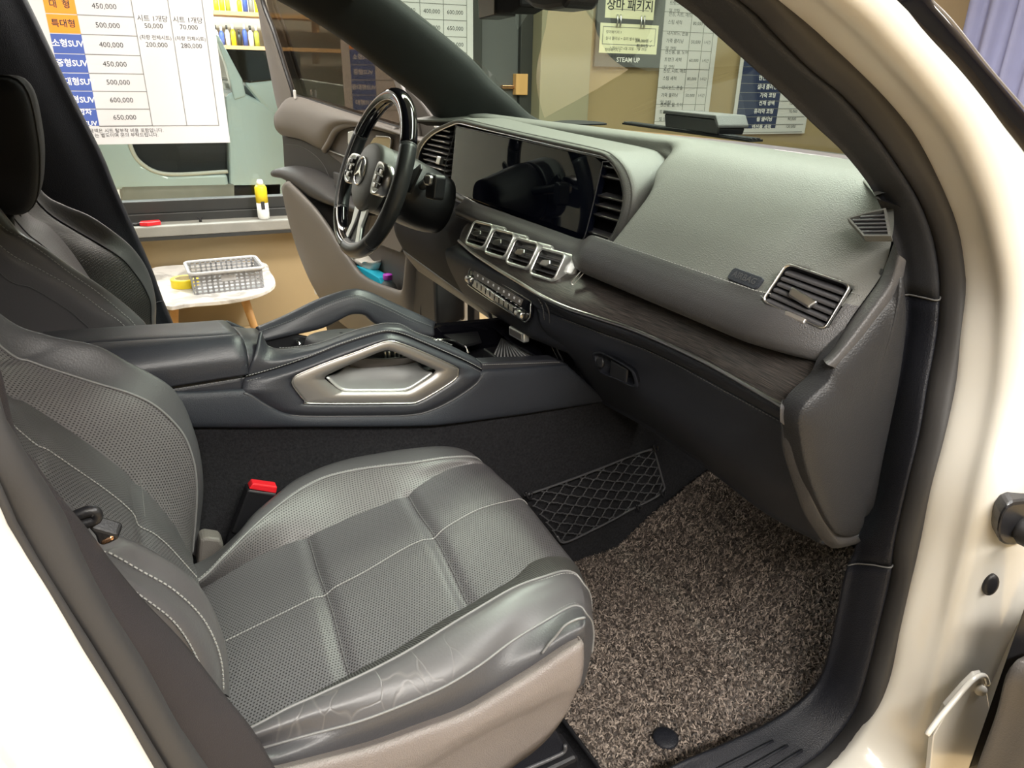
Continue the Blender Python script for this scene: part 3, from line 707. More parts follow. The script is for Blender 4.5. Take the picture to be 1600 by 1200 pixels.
wf3 = [(1381, 0), (1420, 45), (1485, 112), (1545, 185), (1600, 252), (1660, 350), (1690, 450), (1690, 560), (1670, 680), (1650, 780), (1625, 880), (1590, 980), (1558, 1040), (1530, 1120), (1500, 1199)]
def ext(line, zt, lo):
    """carry an opening line on up to the roof rail and back along the sill"""
    l = list(line); a, b = l[0], l[1]
    d = nrm(a-b); up = [a+d*((zt-a[2])/max(d[2], 0.05)) if False else a+V(-0.22, 0.025, 0.10), a+V(-0.55, 0.04, 0.17)]
    e = l[-1]; dn = [e+V(-0.10, 0, lo), e+V(-0.32, 0, lo*1.4), e+V(-0.75, 0, lo*1.4)]
    return up[::-1]+l+dn
we = ext(AP(white_edge, 0.0), 1.15, -0.012)
w2 = ext(AP(wf2, -0.055), 1.15, -0.012)
w3 = ext(AP(wf3, -0.065), 1.15, -0.012)
w3 = [q+V(0.0, 0, 0) for q in w3]
se = ext(AP(seal_edge, 0.022), 1.13, -0.012)
def trim_pt(px, py):
    # kick panel at y -0.70, upper pillar trim leans in
    q = P(px, py, y=-0.715)
    if q[2] > 0.62: q = P(px, py, pl=(V(0, -0.715, 0.62), nrm((0, 1, -0.25))))
    return q
te = [trim_pt(a, b) for a, b in trim_edge]; te = ext(te, 1.1, -0.01)
N = 150
def mid(a, b, t, off): return [u*(1-t)+v*t+np.array(off) for u, v in zip(a, b)]
cw, c2, c3, cs, ct = cr(we, N), cr(w2, N), cr(w3, N), cr(se, N), cr(te, N)
def towards(src, dst):
    """for each point of dst-like curve src take the nearest one of dst (keeps strips square)"""
    D = np.array(cr(dst, 900)); out = []
    for q in src:
        out.append(D[int(np.argmin(np.linalg.norm(D-q, axis=1)))])
    return out
cs, ct = pairs(se, te, N); cn2 = towards(cw, se); c2 = towards(cw, w2); c3 = towards(c2, w3)
# white jamb: flange, fold, then the outer skin turning forward
AC = V(0.15, -0.8, 0.55)
opn = lambda q: nrm((q-AC)*(1, 0, 1))
loft('door_jamb_paint', [[q+opn(q)*0.02+V(0, 0.03, 0) for q in cw], [q+opn(q)*0.006+V(0, 0.008, 0) for q in cw], cw, mid(cw, c2, 0.10, (-0.004, -0.004, 0)), mid(cw, c2, 0.55, (0, -0.006, 0)), c2, mid(c2, c3, 0.12, (0.004, -0.012, 0)), mid(c2, c3, 0.6, (0.01, -0.012, 0)), c3, [q+V(0.012, 0.03, 0) for q in c3]], M['paint'], BODY, N, 4, flip=False, thick=-0.004)
# rubber seal: a bulb between the paint and the inner trim
loft('door_seal', [[q+opn(q)*0.012+V(0, 0.012, 0) for q in cw], mid(cw, cn2, 0.05, (0.002, -0.004, 0)), mid(cw, cn2, 0.35, (-0.006, -0.010, 0)), mid(cw, cn2, 0.7, (-0.006, -0.006, 0)), mid(cw, cn2, 0.97, (0, 0, 0)), [q+opn(q)*0.014+V(0, 0.018, 0) for q in cn2]], M['rubber'], BODY, N, 4, thick=-0.003)
# inner trim: textured fabric above the split line, hard plastic below
G = grid([[q+opn(q)*0.016+V(0, 0.014, 0) for q in cs], mid(cs, ct, 0.06, (-0.004, -0.002, 0)), mid(cs, ct, 0.35, (-0.005, 0.004, 0)), mid(cs, ct, 0.75, (0.0, 0.004, 0)), ct, [q+opn(q)*0.03+V(0, 0.014, 0) for q in ct]], N, 4)
zl_ = np.array([g[2] for g in cs]); xs_ = np.array([g[0] for g in cs])
front = int(np.argmax(xs_))
k1 = next(i for i in range(N) if i > 30 and cs[i][2] < ap(1470, 458)[2])           # split under the pillar cover
k2 = next(i for i in range(k1, N) if cs[i][2] < ap(1396, 895)[2])
gmesh('pillar_trim', G[:, :k1+1], M['trim_fabric'], BODY, thick=-0.003)
gmesh('kick_trim', G[:, k1:k2+1], M['trim_dark'], BODY, thick=-0.003)
gmesh('sill_trim', G[:, k2:], M['trim_dark'], BODY, thick=-0.003)
for k in (k1, k2): tube('trim_joint', G[2:, k][:-4]+V(-0.0015, -0.0015, 0), 0.0011, M['thread_dim'], BODY, 20, 5)
# sill tread ribs
for j in range(3):
    q = mid(cs, ct, 0.25+0.2*j, (0, -0.001, 0.003)); a = [p for p in q[k2+20:]]
    if len(a) > 4: tube('tread_rib', a, 0.0022, M['trim_dark'], BODY, 40, 6)
# glossy black drip moulding along the pillar
mpl = (V(0, -0.80-0.066, 0.55), nrm((0, 1, -0.25)))
m1 = [P(x, y, pl=mpl) for x, y in ((1345, -42), (1381, 0), (1420, 45), (1485, 112), (1545, 185), (1600, 252), (1660, 340))]
m2 = [P(x, y, pl=mpl) for x, y in ((1405, -48), (1447, 0), (1484, 38), (1543, 112), (1604, 182), (1660, 250), (1720, 335))]
up_ = V(-0.45, 0.05, 0.18); m1 = cr([m1[0]+up_]+m1, 60); m2 = cr([m2[0]+up_]+m2, 60)
loft('drip_moulding', [[q+V(0.01, 0.03, 0) for q in m1], m1, [u*.75+v*.25+V(0, -0.010, 0) for u, v in zip(m1, m2)], [u*.35+v*.65+V(0, -0.013, 0) for u, v in zip(m1, m2)], m2, [q+V(0.012, 0.03, 0) for q in m2]], M['piano'], BODY, 60, 5, thick=0.003)
tube('moulding_lip', [q+V(0.001, -0.001, 0.001) for q in m2], 0.0022, M['silver_satin'], BODY, 60, 6)
# hinge pillar details: hole plug, bracket with bolt, wiring boot
HP = lambda x, y: ap(x, y, -0.068)
t0 = HP(1543, 905)
lathe('hole_plug', V(0, 0, 0), [(0.011, 0), (0.011, 0.003), (0.007, 0.005)], M['black_plastic'], BODY, 18).matrix_local = Matrix.Translation(Vector(t0+V(-0.006, -0.006, 0))) @ Vector((-0.55, -0.8, 0.1)).to_track_quat('Z', 'Y').to_matrix().to_4x4() @ Matrix.Diagonal((0.8, 1.3, 1, 1))
def HPp(pts, off=0.0): return [P(x, y, y=-0.90+off) for x, y in pts]
prism('hinge_bracket', HPp([(1458, 1150), (1480, 1112), (1508, 1080), (1526, 1062), (1538, 1060), (1542, 1078), (1547, 1108), (1530, 1170), (1500, 1230), (1450, 1230)], 0.004), (0.010, 0.012, 0), M['paint'], BODY, 0.002)
tube('hinge_strap', HPp([(1448, 1148), (1466, 1124), (1488, 1098), (1510, 1072), (1526, 1058), (1538, 1056), (1543, 1068)], 0.002), 0.0034, M['paint'], BODY, 36, 8)
bq = P(1531, 1077, y=-0.899)
lathe('hinge_bolt', V(0, 0, 0), [(0.0075, 0), (0.0075, 0.003), (0.006, 0.005)], M['paint'], BODY, 12).matrix_local = Matrix.Translation(Vector(bq)) @ Vector((-0.6, -0.75, 0.2)).to_track_quat('Z', 'Y').to_matrix().to_4x4()
gp = [P(x, y, y=-0.885) for x, y in ((1560, 842), (1562, 815), (1572, 793), (1590, 784), (1640, 786), (1650, 830), (1600, 850), (1572, 853))]
prism('cable_boot_plate', cr(gp, 30, True), (0.02, 0.02, 0), M['black_plastic'], BODY, 0.004)
gc = P(1598, 822, y=-0.885)
bp_ = [gc+V(-0.004-0.0055*i, -0.012*i, 0.0) for i in range(12)]
tube('cable_boot', bp_, [0.016 if i % 2 else 0.0125 for i in range(12)], M['rubber'], BODY, None, 14)

# B pillar beside the camera: paint, seal, inner cover
bw = [(-60, 700), (0, 818), (70, 930), (115, 1007), (175, 1102), (231, 1198), (300, 1310)]
bs1 = [(-60, 655), (14, 801), (70, 899), (140, 1004), (196, 1095), (259, 1198), (330, 1310)]
bs2 = [(-60, 480), (0, 655), (37, 705), (62, 742), (95, 795), (112, 838), (154, 927), (217, 1025), (266, 1116), (322, 1198), (390, 1310)]
BPY = lambda pts, y: PL(pts, y=y)
def bext(l):
    a, b = l[0], l[-1]
    return [V(a[0]-0.12, a[1]+0.12, 1.14), V(a[0]-0.05, a[1]+0.05, max(a[2]+0.1, 0.98))]+l+[V(b[0]+0.04, b[1], 0.2), V(b[0]+0.06, b[1], 0.05)]
b0 = bext(BPY(bw, -0.80)); b1 = bext(BPY(bs1, -0.795)); b2 = bext(BPY(bs2, -0.765))
loft('b_pillar_paint', [[q+V(-0.02, 0.02, 0) for q in b0], b0, [q+V(-0.006, -0.012, 0) for q in b0], [q+V(-0.045, -0.03, 0) for q in b0], [q+V(-0.055, -0.055, 0) for q in b0], [q+V(-0.16, -0.075, 0) for q in b0], [q+V(-0.55, -0.09, 0) for q in b0]], M['paint'], BODY, 50, 4, thick=0.004)
loft('b_pillar_seal', [[q+V(-0.01, 0.01, 0) for q in b0], [q+V(0.004, -0.006, 0) for q in b0], [u*.5+v*.5+V(0.006, -0.006, 0) for u, v in zip(cr(b0, 50), cr(b1, 50))], b1, [q+V(0.004, -0.001, 0) for q in b1], [u*.5+v*.5+V(0.010, -0.008, 0) for u, v in zip(cr(b1, 50), cr(b2, 50))], b2, [q+V(-0.02, 0.02, 0) for q in b2]], M['rubber'], BODY, 50, 4, thick=0.003)
loft('b_pillar_cover', [[q+V(-0.015, 0.012, 0) for q in b2], [q+V(-0.03, 0.05, 0) for q in b2], [q+V(-0.10, 0.075, 0) for q in b2], [q+V(-0.30, 0.075, 0) for q in b2]], M['trim_dark'], BODY, 40, 3, thick=0.003)

# roof, headliner, screens, far side
RZ = 1.22
def roofrow(x, z, w): return [V(x, w*s, z-0.05*abs(s)**3) for s in np.linspace(-1, 1, 25)]
rf = [roofrow(0.44, 1.165, 0.60), roofrow(0.2, 1.215, 0.62), roofrow(-0.5, 1.25, 0.63), roofrow(-1.4, 1.22, 0.62), roofrow(-2.2, 1.1, 0.56)]
loft('headliner', rf, M['headliner'], BODY, 25, 3, thick=0.02)
loft('roof_panel', [[q+V(0, q[1]*0.05, 0.05) for q in r] for r in rf], M['paint'], BODY, 25, 3, thick=0.01)
# windscreen pane: from the roof front edge down to the cowl
wb = [V(1.10-0.16*abs(s)**2.2, 0.69*s, 0.835) for s in np.linspace(-1, 1, 25)]
wt = [V(0.46-0.02*abs(s)**2, 0.62*s, 1.175-0.04*s*s) for s in np.linspace(-1, 1, 25)]
WSC = grid([wb, [u*.5+v*.5+V(0.03, 0, 0.02) for u, v in zip(wb, wt)], wt], 25, 6)
gmesh('windscreen', WSC, M['windscreen'], BODY)
loft('cowl', [[q+V(0.015, 0, -0.02) for q in wb], [q+V(0.08, 0, -0.022) for q in wb], [q+V(0.15, 0, -0.025) for q in wb]], M['black_plastic'], BODY, 25, 2, thick=0.01)
loft('bonnet', [[V(1.26-0.20*abs(s)**2.2, 0.80*s, 0.80) for s in np.linspace(-1, 1, 25)], [V(1.5, 0.84*s, 0.78-0.05*abs(s)**3) for s in np.linspace(-1, 1, 25)], [V(2.1, 0.82*s, 0.66-0.06*abs(s)**3) for s in np.linspace(-1, 1, 25)], [V(2.35, 0.78*s, 0.45) for s in np.linspace(-1, 1, 25)]], M['paint'], BODY, 25, 4, thick=0.01)
prism('front_fender', [V(0.86, -0.90, 0.60), V(0.98, -0.90, 0.76), V(1.6, -0.92, 0.70), V(2.2, -0.86, 0.5), V(2.2, -0.86, 0.1), V(1.75, -0.92, 0.1), V(1.6, -0.92, 0.25), V(1.3, -0.92, 0.28), V(1.1, -0.92, 0.1), V(0.9, -0.90, -0.1), V(0.80, -0.90, 0.1)], (0, 0.08, 0), M['paint'], BODY, 0.01)
# left A pillar cover
la_lo = [(330, -40), (390, -25), (450, 0), (532, 50), (575, 82), (617, 115), (650, 140), (675, 162), (700, 197), (712, 230)]
la_hi = [(500, -75), (545, -40), (600, 0), (665, 50), (725, 100), (755, 132), (790, 162), (822, 190), (860, 205)]
lo_ = [P(a, b, pl=(V(0, 0.735, 0.62), nrm((0, 1, 0.25)))) for a, b in la_lo]
hi_ = [P(a, b, pl=(V(0, 0.66, 0.72), nrm((0, 1, 0.25)))) for a, b in la_hi]
lo_, hi_ = cr(lo_, 40), cr(hi_, 40)
loft('left_pillar_trim', [[q+V(0.0, 0.05, 0) for q in lo_], lo_, mid(lo_, hi_, 0.3, (-0.012, -0.01, 0)), mid(lo_, hi_, 0.7, (-0.012, -0.012, 0)), hi_, [q+V(0.03, 0.02, 0.01) for q in hi_]], M['left_trim'], BODY, 40, 4, thick=-0.004)
at_ = P(557, 4, pl=(V(0, 0.685, 0.66), nrm((0, 1, 0.25)))); ax1 = nrm(hi_[20]-hi_[8]); axn = nrm((-0.55, -0.8, 0.1)); ax2 = np.cross(axn, ax1)
prism('airbag_tag', [at_+ax1*a_+nrm(ax2)*b_ for a_, b_ in rrect(0.05, 0.02, 0.006)], axn*0.004, M['slat'], BODY, 0.001)
# left B pillar with its belt, behind the driver seat
lb = [(10, -60), (41, 0), (87, 97), (120, 165), (160, 245), (182, 300), (215, 372), (240, 430), (255, 472), (272, 512), (290, 560)]
L0 = PL(lb, y=0.78); L1 = [q+V(-0.10, -0.035, 0) for q in L0]
loft('left_b_pillar_trim', [[q+V(0.0, 0.08, 0) for q in L0], L0, [q+V(-0.025, -0.012, 0) for q in L0], L1, [q+V(-0.25, -0.04, 0) for q in L0], [q+V(-0.9, -0.02, 0) for q in L0]], M['trim_dark'], BODY, 30, 4, thick=-0.004)
q = P(266, 474, y=0.775); tube('trim_joint', [P(238, 474, y=0.755), P(255, 470, y=0.775)], 0.0012, M['ink'], BODY, 4, 5)
# left sill and the white jamb strips at the far hinge pillar
box('left_sill', (0.0, 0.86, -0.08), (1.7, 0.12, 0.22), M['paint'], BODY, None, 0.02)
for (xa, xb) in ((683, 697), (705, 719)):
    prism('left_jamb_strip', PL([(xa, 395), (xb, 402), (xb+1, 512), (xa+2, 512)], y=0.84), (0.04, 0.03, 0), M['paint'], BODY, 0.003)
prism('left_jamb_seal', PL([(660, 385), (740, 440), (742, 520), (655, 520)], y=0.90), (0.03, 0.02, 0), M['rubber'], BODY, 0.003)
# cabin tub: carpet floor, tunnel sides, toe board, rear
box('floor_pan', (-0.2, 0, -0.05), (2.6, 1.62, 0.06), M['black_matte'], BODY, None, 0.01)
fc = []
for y, z in ((-0.735, 0.02), (-0.70, 0.0), (-0.5, -0.005), (-0.24, 0.0), (-0.19, 0.03), (-0.163, 0.14), (-0.122, 0.36)):
    xs = [(-0.9, z), (-0.2, z), (0.4, z), (0.78, z), (0.98, z+0.03), (1.10, z+0.15), (1.17, z+0.40)]
    fc.append([V(x, y+(0.0), zz) for x, zz in xs])
fc.append([V(x, -0.125, z) for x, z in ((-0.9, .475), (-0.2, .472), (0.0, .463), (0.1, .440), (0.2, .422), (0.35, .402), (0.7, .372), (0.9, .36), (1.05, .38), (1.17, 0.75))])
loft('carpet', fc, M['carpet'], BODY, 60, 4, thick=0.006)
fl = []
for y, z in ((0.735, 0.02), (0.70, 0.0), (0.24, 0.0), (0.19, 0.03), (0.150, 0.16), (0.135, 0.35)):
    fl.append([V(x, y, zz) for x, zz in ((-0.9, z), (-0.2, z), (0.4, z), (0.78, z), (0.98, z+0.03), (1.10, z+0.15), (1.17, z+0.40))])
loft('carpet', fl[::-1], M['carpet'], BODY, 60, 4, thick=0.006)
box('rear_cabin_panel', (-1.35, 0, 0.5), (0.1, 1.5, 1.2), M['black_matte'], BODY, None, 0.02)
box('scuttle_light_block', (1.17, 0, 0.79), (0.42, 1.56, 0.02), M['black_matte'], BODY, None, 0.004)  # unseen sheet added to keep lamp light from leaking into the footwell
box('firewall', (1.2, 0, 0.4), (0.03, 1.5, 0.75), M['black_matte'], BODY, None, 0.01)
box('right_rear_door', (-0.85, -0.86, 0.35), (1.0, 0.10, 0.95), M['paint'], BODY, None, 0.03)
# opened passenger door: only its hinge edge shows at the right border
pdo = thing('passenger_door', 'dark inner edge of open passenger door beside the hinge bracket', 'door')
HX = P(1560, 1100, y=-0.93)
e0 = [P(1590, 1030, y=-0.945), P(1575, 1052, y=-0.945), P(1560, 1110, y=-0.945), P(1535, 1180, y=-0.945), P(1515, 1240, y=-0.945)]
out = nrm((0.35, -0.94, 0)); back = V(-0.02, -0.01, 0)
lin = loft('door_lining', [[q+out*0.01+V(0.08, 0, 0) for q in e0], e0, [q+out*0.02+V(-0.012, 0, 0.01) for q in e0], [q+out*0.10+V(-0.02, 0, 0.03) for q in e0], [q+out*0.5 for q in e0], [q+out*0.9 for q in e0]], M['door_mid'], pdo, 24, 4, thick=0.01)
prism('door_edge', [P(1600, 945, y=-0.93), P(1560, 1060, y=-0.93), P(1512, 1199, y=-0.93), P(1505, 1240, y=-0.93), P(1640, 1240, y=-0.93), P(1660, 945, y=-0.93)], out*0.02+V(0.06, 0, 0), M['black_plastic'], pdo, 0.004)
# ================================================================ dashboard
DASH = thing('dashboard', 'black leather dashboard with twin screen, wood trim and round-cornered vents', 'dashboard')
def sstep(a, b, x):
    t = min(1, max(0, (x-a)/(b-a))); return t*t*(3-2*t)
ysD = list(np.linspace(0.72, -0.13, 26))+list(np.linspace(-0.16, -0.71, 44))
def padrow(fx, fz, ye=0.71):
    return [V(fx(y), y if y > -0.2 else -0.2+(y+0.2)*(ye-0.2)/0.51, fz(y)) for y in ysD]
pull = lambda y: sstep(-0.305, -0.255, y)
pullt = lambda y: sstep(-0.27, -0.20, y)        # how far the pad steps back behind the screen hood
edge = lambda y: max(0.0, (-y-0.60)/0.11)       # towards the right end the pad turns down and forward
xw = lambda y: 0.995-0.32*(abs(y)/0.70)**2.2
rowsP = [padrow(lambda y: xw(y)+0.01, lambda y: 0.828, 0.69),
         padrow(lambda y: min(xw(y)-0.03, 0.93), lambda y: 0.846-0.004*edge(y), 0.678),
         padrow(lambda y: 0.80-0.10*edge(y), lambda y: 0.859-0.016*edge(y)+0.003*pullt(y), 0.669),
         padrow(lambda y: 0.725-0.045*edge(y)+0.03*pullt(y), lambda y: 0.851-0.018*edge(y)+0.009*pullt(y), 0.672),
         padrow(lambda y: 0.668-0.008*edge(y)+0.075*pullt(y), lambda y: 0.822-0.016*edge(y)+0.02*pullt(y), 0.692),
         padrow(lambda y: 0.608+0.024*edge(y)+0.09*pull(y)+0.04*pullt(y), lambda y: 0.772-0.006*edge(y)+0.05*pull(y)),
         padrow(lambda y: 0.5575+0.046*edge(y)**2+0.13*pull(y)+0.05*pullt(y), lambda y: 0.7205+0.006*edge(y)+0.06*pull(y)+.03*pullt(y))]
PADG = grid(rowsP, 260, 14)
# forward lip of the pad, rolled under towards the wood
ysL = np.linspace(-0.71, 0.34, 60)
pl2 = lambda y: sstep(-0.26, -0.14, y)
lip = [[V(fx+0.046*edge(y)**2*k+0.04*pl2(y)*g, y, fz+0.006*edge(y)-0.03*pl2(y)*h) for y in ysL] for fx, fz, k, g, h in
       ((0.560, 0.7235, 1, 1, 1), (0.5535, 0.7165, 1, 1, 1), (0.543, 0.702, 1.0, 1, 0.8), (0.5365, 0.686, 0.95, 1, 0.6), (0.538, 0.670, 0.7, 1, 0.4), (0.553, 0.658, 0.4, 0.6, 0.1), (0.60, 0.652, 0, 0, 0))]
LIPG = grid(lip, 200, 10)
sl = [V(0.5535+0.046*edge(y)**2, y, 0.7245+0.006*edge(y)) for y in np.linspace(-0.262, -0.628, 40)]
stitch(sl, M['thread'], DASH, 0.006, 0.004, 0.0007)
# dash end piece: soft corner that follows the pad's right end
es = PL([(1396, 380), (1385, 410), (1372, 440), (1354, 466), (1330, 500), (1302, 542), (1285, 562)], y=-0.71)
eo = PL([(1404, 400), (1398, 430), (1388, 455), (1361, 492), (1334, 527), (1305, 560), (1292, 570)], y=-0.732)
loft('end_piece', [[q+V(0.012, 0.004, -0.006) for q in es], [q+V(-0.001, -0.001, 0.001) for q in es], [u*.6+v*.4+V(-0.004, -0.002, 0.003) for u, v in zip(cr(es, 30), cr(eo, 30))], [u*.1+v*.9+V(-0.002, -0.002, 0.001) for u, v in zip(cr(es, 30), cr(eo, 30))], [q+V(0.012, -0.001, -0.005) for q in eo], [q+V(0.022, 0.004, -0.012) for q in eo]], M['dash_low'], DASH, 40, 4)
# ---- screen hood
HF = Fr(V(0.622, 0, 0.66), (0, -1, 0), (0.10, 0, 1)); HPL = (HF.o, HF.n)
def hl(px, py, d=0.0):
    q = P(px, py, pl=(HF.o+HF.n*d, HF.n)); return float(np.dot(q-HF.o, HF.x)), float(np.dot(q-HF.o, HF.y))
inner = [hl(*p) for p in ((652, 268), (655, 243), (662, 226), (676, 211), (694, 201), (711, 194), (718, 193), (760, 203), (820, 217), (880, 231), (935, 243), (947, 247), (960, 260), (971, 282), (975, 312), (968, 345), (956, 370), (942, 383), (925, 389), (905, 388), (850, 370), (800, 347), (760, 326), (700, 293))]
inner += [(-0.64, 0.022), (-0.72, 0.03), (-0.745, 0.055)]
outer = [hl(*p) for p in ((644, 268), (648, 238), (657, 219), (674, 203), (695, 193), (712, 186), (722, 184), (762, 193), (824, 207), (890, 221), (942, 233), (957, 240), (974, 257), (985, 280), (989, 308), (981, 345), (968, 375), (953, 393), (930, 402), (905, 399), (848, 379), (798, 355), (756, 335), (700, 306))]
outer += [(-0.64, -0.002), (-0.735, 0.008), (-0.765, 0.05)]
n_ = 150
inn = [(q[0], q[1]) for q in cr([V(a, b, 0) for a, b in inner], n_, True)]
outr = [(q[0], q[1]) for q in cr([V(a, b, 0) for a, b in outer], n_, True)]
lay = lambda l, d, s=1.0: [HF(a, b, d) for a, b in l]
mixl = lambda t: [(a*(1-t)+c*t, b*(1-t)+d*t) for (a, b), (c, d) in zip(outr, inn)]
hood = gmesh('screen_hood', grid([[q+V(0.10, 0, 0) for q in lay(outr, -0.03)], lay(outr, -0.012), lay(mixl(0.15), 0.0), lay(mixl(0.5), 0.007), lay(mixl(0.85), 0.004), lay(inn, 0.0)], n_, 3), M['dash'], DASH, True)
tube('silver_edge', lay(inn, 0.001), 0.0019, M['silver'], DASH, n_, 6, True)
gmesh('recess_wall', np.array([lay(inn, 0.0), lay(inn, -0.035)]), M['black_plastic'], DASH, True)
mobj('recess_back', [HF(a, b, -0.034) for a, b in inn], [tuple(range(n_))[::-1]], M['black_matte'], DASH, False)
st_ = [hl(x, y) for x, y in ((955, 241), (972, 258), (983, 281), (986, 308), (978, 345), (965, 374), (950, 391))]
stitch([HF(a, b, 0.003) for a, b in st_], M['thread_dim'], DASH, 0.006, 0.004, 0.0006)
# twin screen slab
sc = [hl(*p) for p in ((712, 197), (704, 298))]
sL, sR = -0.505, hl(925, 330)[0]
corn = [hl(712, 197, 0.004), hl(931, 245, 0.004), hl(940, 254, 0.004), hl(938, 272, 0.004), hl(915, 366, 0.004), hl(906, 374, 0.004), hl(893, 371, 0.004), hl(703, 298, 0.004)]
scr = prism('screen_panel', [HF(a, b, 0.004) for a, b in corn], -HF.n*0.014, M['screen'], DASH, 0.0015)
scr['label'] = 'glossy black twin display'
e = [HF(a, b, 0.0045) for a, b in corn]
tube('screen_edge', [e[0], e[1], e[2], e[3], e[4], e[5], e[6], e[7], e[0]], 0.0011, M['slat'], scr, 160, 5)
# side vents of the hood: black core, slats, one bright tab
def inside_x(b, right):
    xs = [a for a, bb in inn if abs(bb-b) < 0.004]
    return max(xs) if right else min(xs)
for right in (0, 1):
    vb = [(a, b) for a, b in inn if (a > sR-0.01 if right else a < sL+0.01)]
    for k in range(10 if right else 11):
        b = 0.028+k*0.0165 if right else 0.035+k*0.0135
        try: xe = inside_x(b, right)
        except ValueError: continue
        a0, a1 = (sR+0.004 if k > 1 else sR-0.03, xe-0.002) if right else (xe+(0.012 if k > 4 else 0.03), sL-0.003)
        if a1-a0 < 0.012: continue
        box('vent_slat', HF((a0+a1)/2, b, -0.012), (a1-a0, 0.0024, 0.022), M['slat'], DASH, (HF.x, nrm(HF.y+HF.n*0.25), nrm(HF.n-HF.y*0.25)), 0.0006)
        tube('slat_edge', [HF(a0, b-0.001, -0.001), HF(a1, b-0.001, -0.001)], 0.0009, M['silver'], DASH, 2, 5)
a, b = hl(690, 251)
prism('vent_tab', [HF(a-0.022, b-0.010, -0.004), HF(a+0.004, b-0.010, -0.004), HF(a+0.014, b+0.010, -0.004), HF(a-0.012, b+0.010, -0.004)], HF.n*0.012, M['silver'], DASH, 0.002)
# ---- wood trim and its bright lower strip
chl = PL([(1235, 632), (1220, 627), (1100, 560), (1000, 515), (940, 495), (890, 479), (850, 461), (810, 437), (775, 416), (740, 393), (718, 374)], z=0.614)
chl = cr(chl, 90)
def topx(y): return (0.586+0.004*edge(y), 0.655)
tpl = [V(topx(q[1])[0], min(q[1], 0.33), topx(q[1])[1]) for q in chl]
tpl = [V(p[0], p[1]-0.030*sstep(-0.5, -0.70, p[1])*0+0.0, p[2]) for p in tpl]
# the right end of the veneer runs from the chrome's tip up to the dash end
d_end = P(1285, 577, y=-0.712)-tpl[0]
tpl = [p+d_end*max(0, 1-i/14)**1.5 for i, p in enumerate(tpl)]
loft('wood_trim', [[q+V(0.012, 0, 0.004) for q in tpl], tpl, [u*.6+v*.4+V(-0.003, 0, 0.0045) for u, v in zip(tpl, chl)], [u*.25+v*.75+V(-0.003, 0, 0.004) for u, v in zip(tpl, chl)], chl, [q+V(0.004, 0, -0.006) for q in chl]], M['wood'], DASH, 90, 4, thick=0.003)
tube('chrome_strip', [q+V(-0.0015, 0, -0.003) for q in chl], 0.0036, M['silver'], DASH, 90, 8)
te_ = [P(x, y, y=-0.716) for x, y in ((1285, 577), (1274, 588), (1258, 604), (1244, 620), (1232, 635), (1243, 634), (1256, 628), (1272, 612), (1287, 590))]
tend = prism('trim_end_cap', te_, (0.006, 0.008, 0.002), M['silver_bright'], DASH, 0.0015)
# ---- knee band and glovebox
kb0 = [q+V(0.000, 0, -0.010) for q in chl]
kst = cr(PL([(1241, 668), (1232, 663), (1170, 629), (1100, 591), (1050, 564), (1000, 541), (940, 519), (890, 500), (862, 490), (840, 482)], z=0.575), 90)
kb0c = [q for q in kb0 if q[1] < -0.02]
loft('knee_band', [[q+V(0.01, 0, 0.006) for q in kb0c], kb0c, [u*.5+v*.5+V(-0.003, 0, 0) for u, v in zip(cr(kb0c, 90), kst)], kst], M['knee'], DASH, 90, 4, thick=0.003)
stitch([q+V(-0.001, 0, -0.002) for q in kst[2:80]], M['thread_dim'], DASH, 0.006, 0.004, 0.0006)
gx = lambda x, z, pts: PL(pts, x=x)
bot = cr(PL([(1291, 851), (1200, 800), (1100, 725), (1020, 672), (940, 626), (905, 592)], x=0.70), 90)
k1_ = [V(q[0]+0.012, q[1], 0.535) for q in kst]
k2_ = [V(0.607, q[1]*0.97+p[1]*0.03, 0.46) for q, p in zip(kst, bot)]
left_e = [P(x, y, x=xx) for x, y, xx in ((852, 484, .53), (858, 520, .55), (872, 560, .607), (905, 592, .70))]
gl = loft('glovebox_door', [[q+V(-0.001, 0, -0.001) for q in kst], k1_, k2_, [q+V(-0.02, 0, 0.02) for q in bot], bot, [q+V(0.10, 0, -0.01) for q in bot]], M['knee'], DASH, 90, 5, thick=0.004)
gh = [P(x, y, x=0.557) for x, y in ((926, 553), (931, 550), (943, 551), (985, 575), (994, 588), (998, 603), (992, 606), (966, 594), (940, 583), (932, 572))]
c_ = np.mean(np.array(gh), 0)
hr = cr(gh, 40, True)
gmesh('glovebox_handle', np.array([hr, [c_+(q-c_)*0.93+V(-0.003, 0, 0) for q in hr], [c_+(q-c_)*0.86+V(-0.001, 0, 0) for q in hr], [c_+(q-c_)*0.82+V(0.012, 0, 0) for q in hr], [c_+(q-c_)*0.3+V(0.012, 0, 0) for q in hr]]), M['trim_dark'], gl, True)
pf = Fr(P(962, 577, x=0.559), P(976, 585, x=0.559)-P(944, 566, x=0.559), V(0, 0, 1))
box('handle_pull', pf(0.010, -0.002, 0.000), (0.045, 0.030, 0.006), M['black_plastic'], gl, pf.ax, 0.003)
lk = P(940, 566, x=0.553)
lathe('lock_barrel', V(0, 0, 0), [(0.0095, 0), (0.0095, 0.004), (0.007, 0.005)], M['black_plastic'], gl, 16).matrix_local = Matrix.Translation(Vector(lk)) @ Vector((-1, 0, 0.1)).to_track_quat('Z', 'Y').to_matrix().to_4x4()
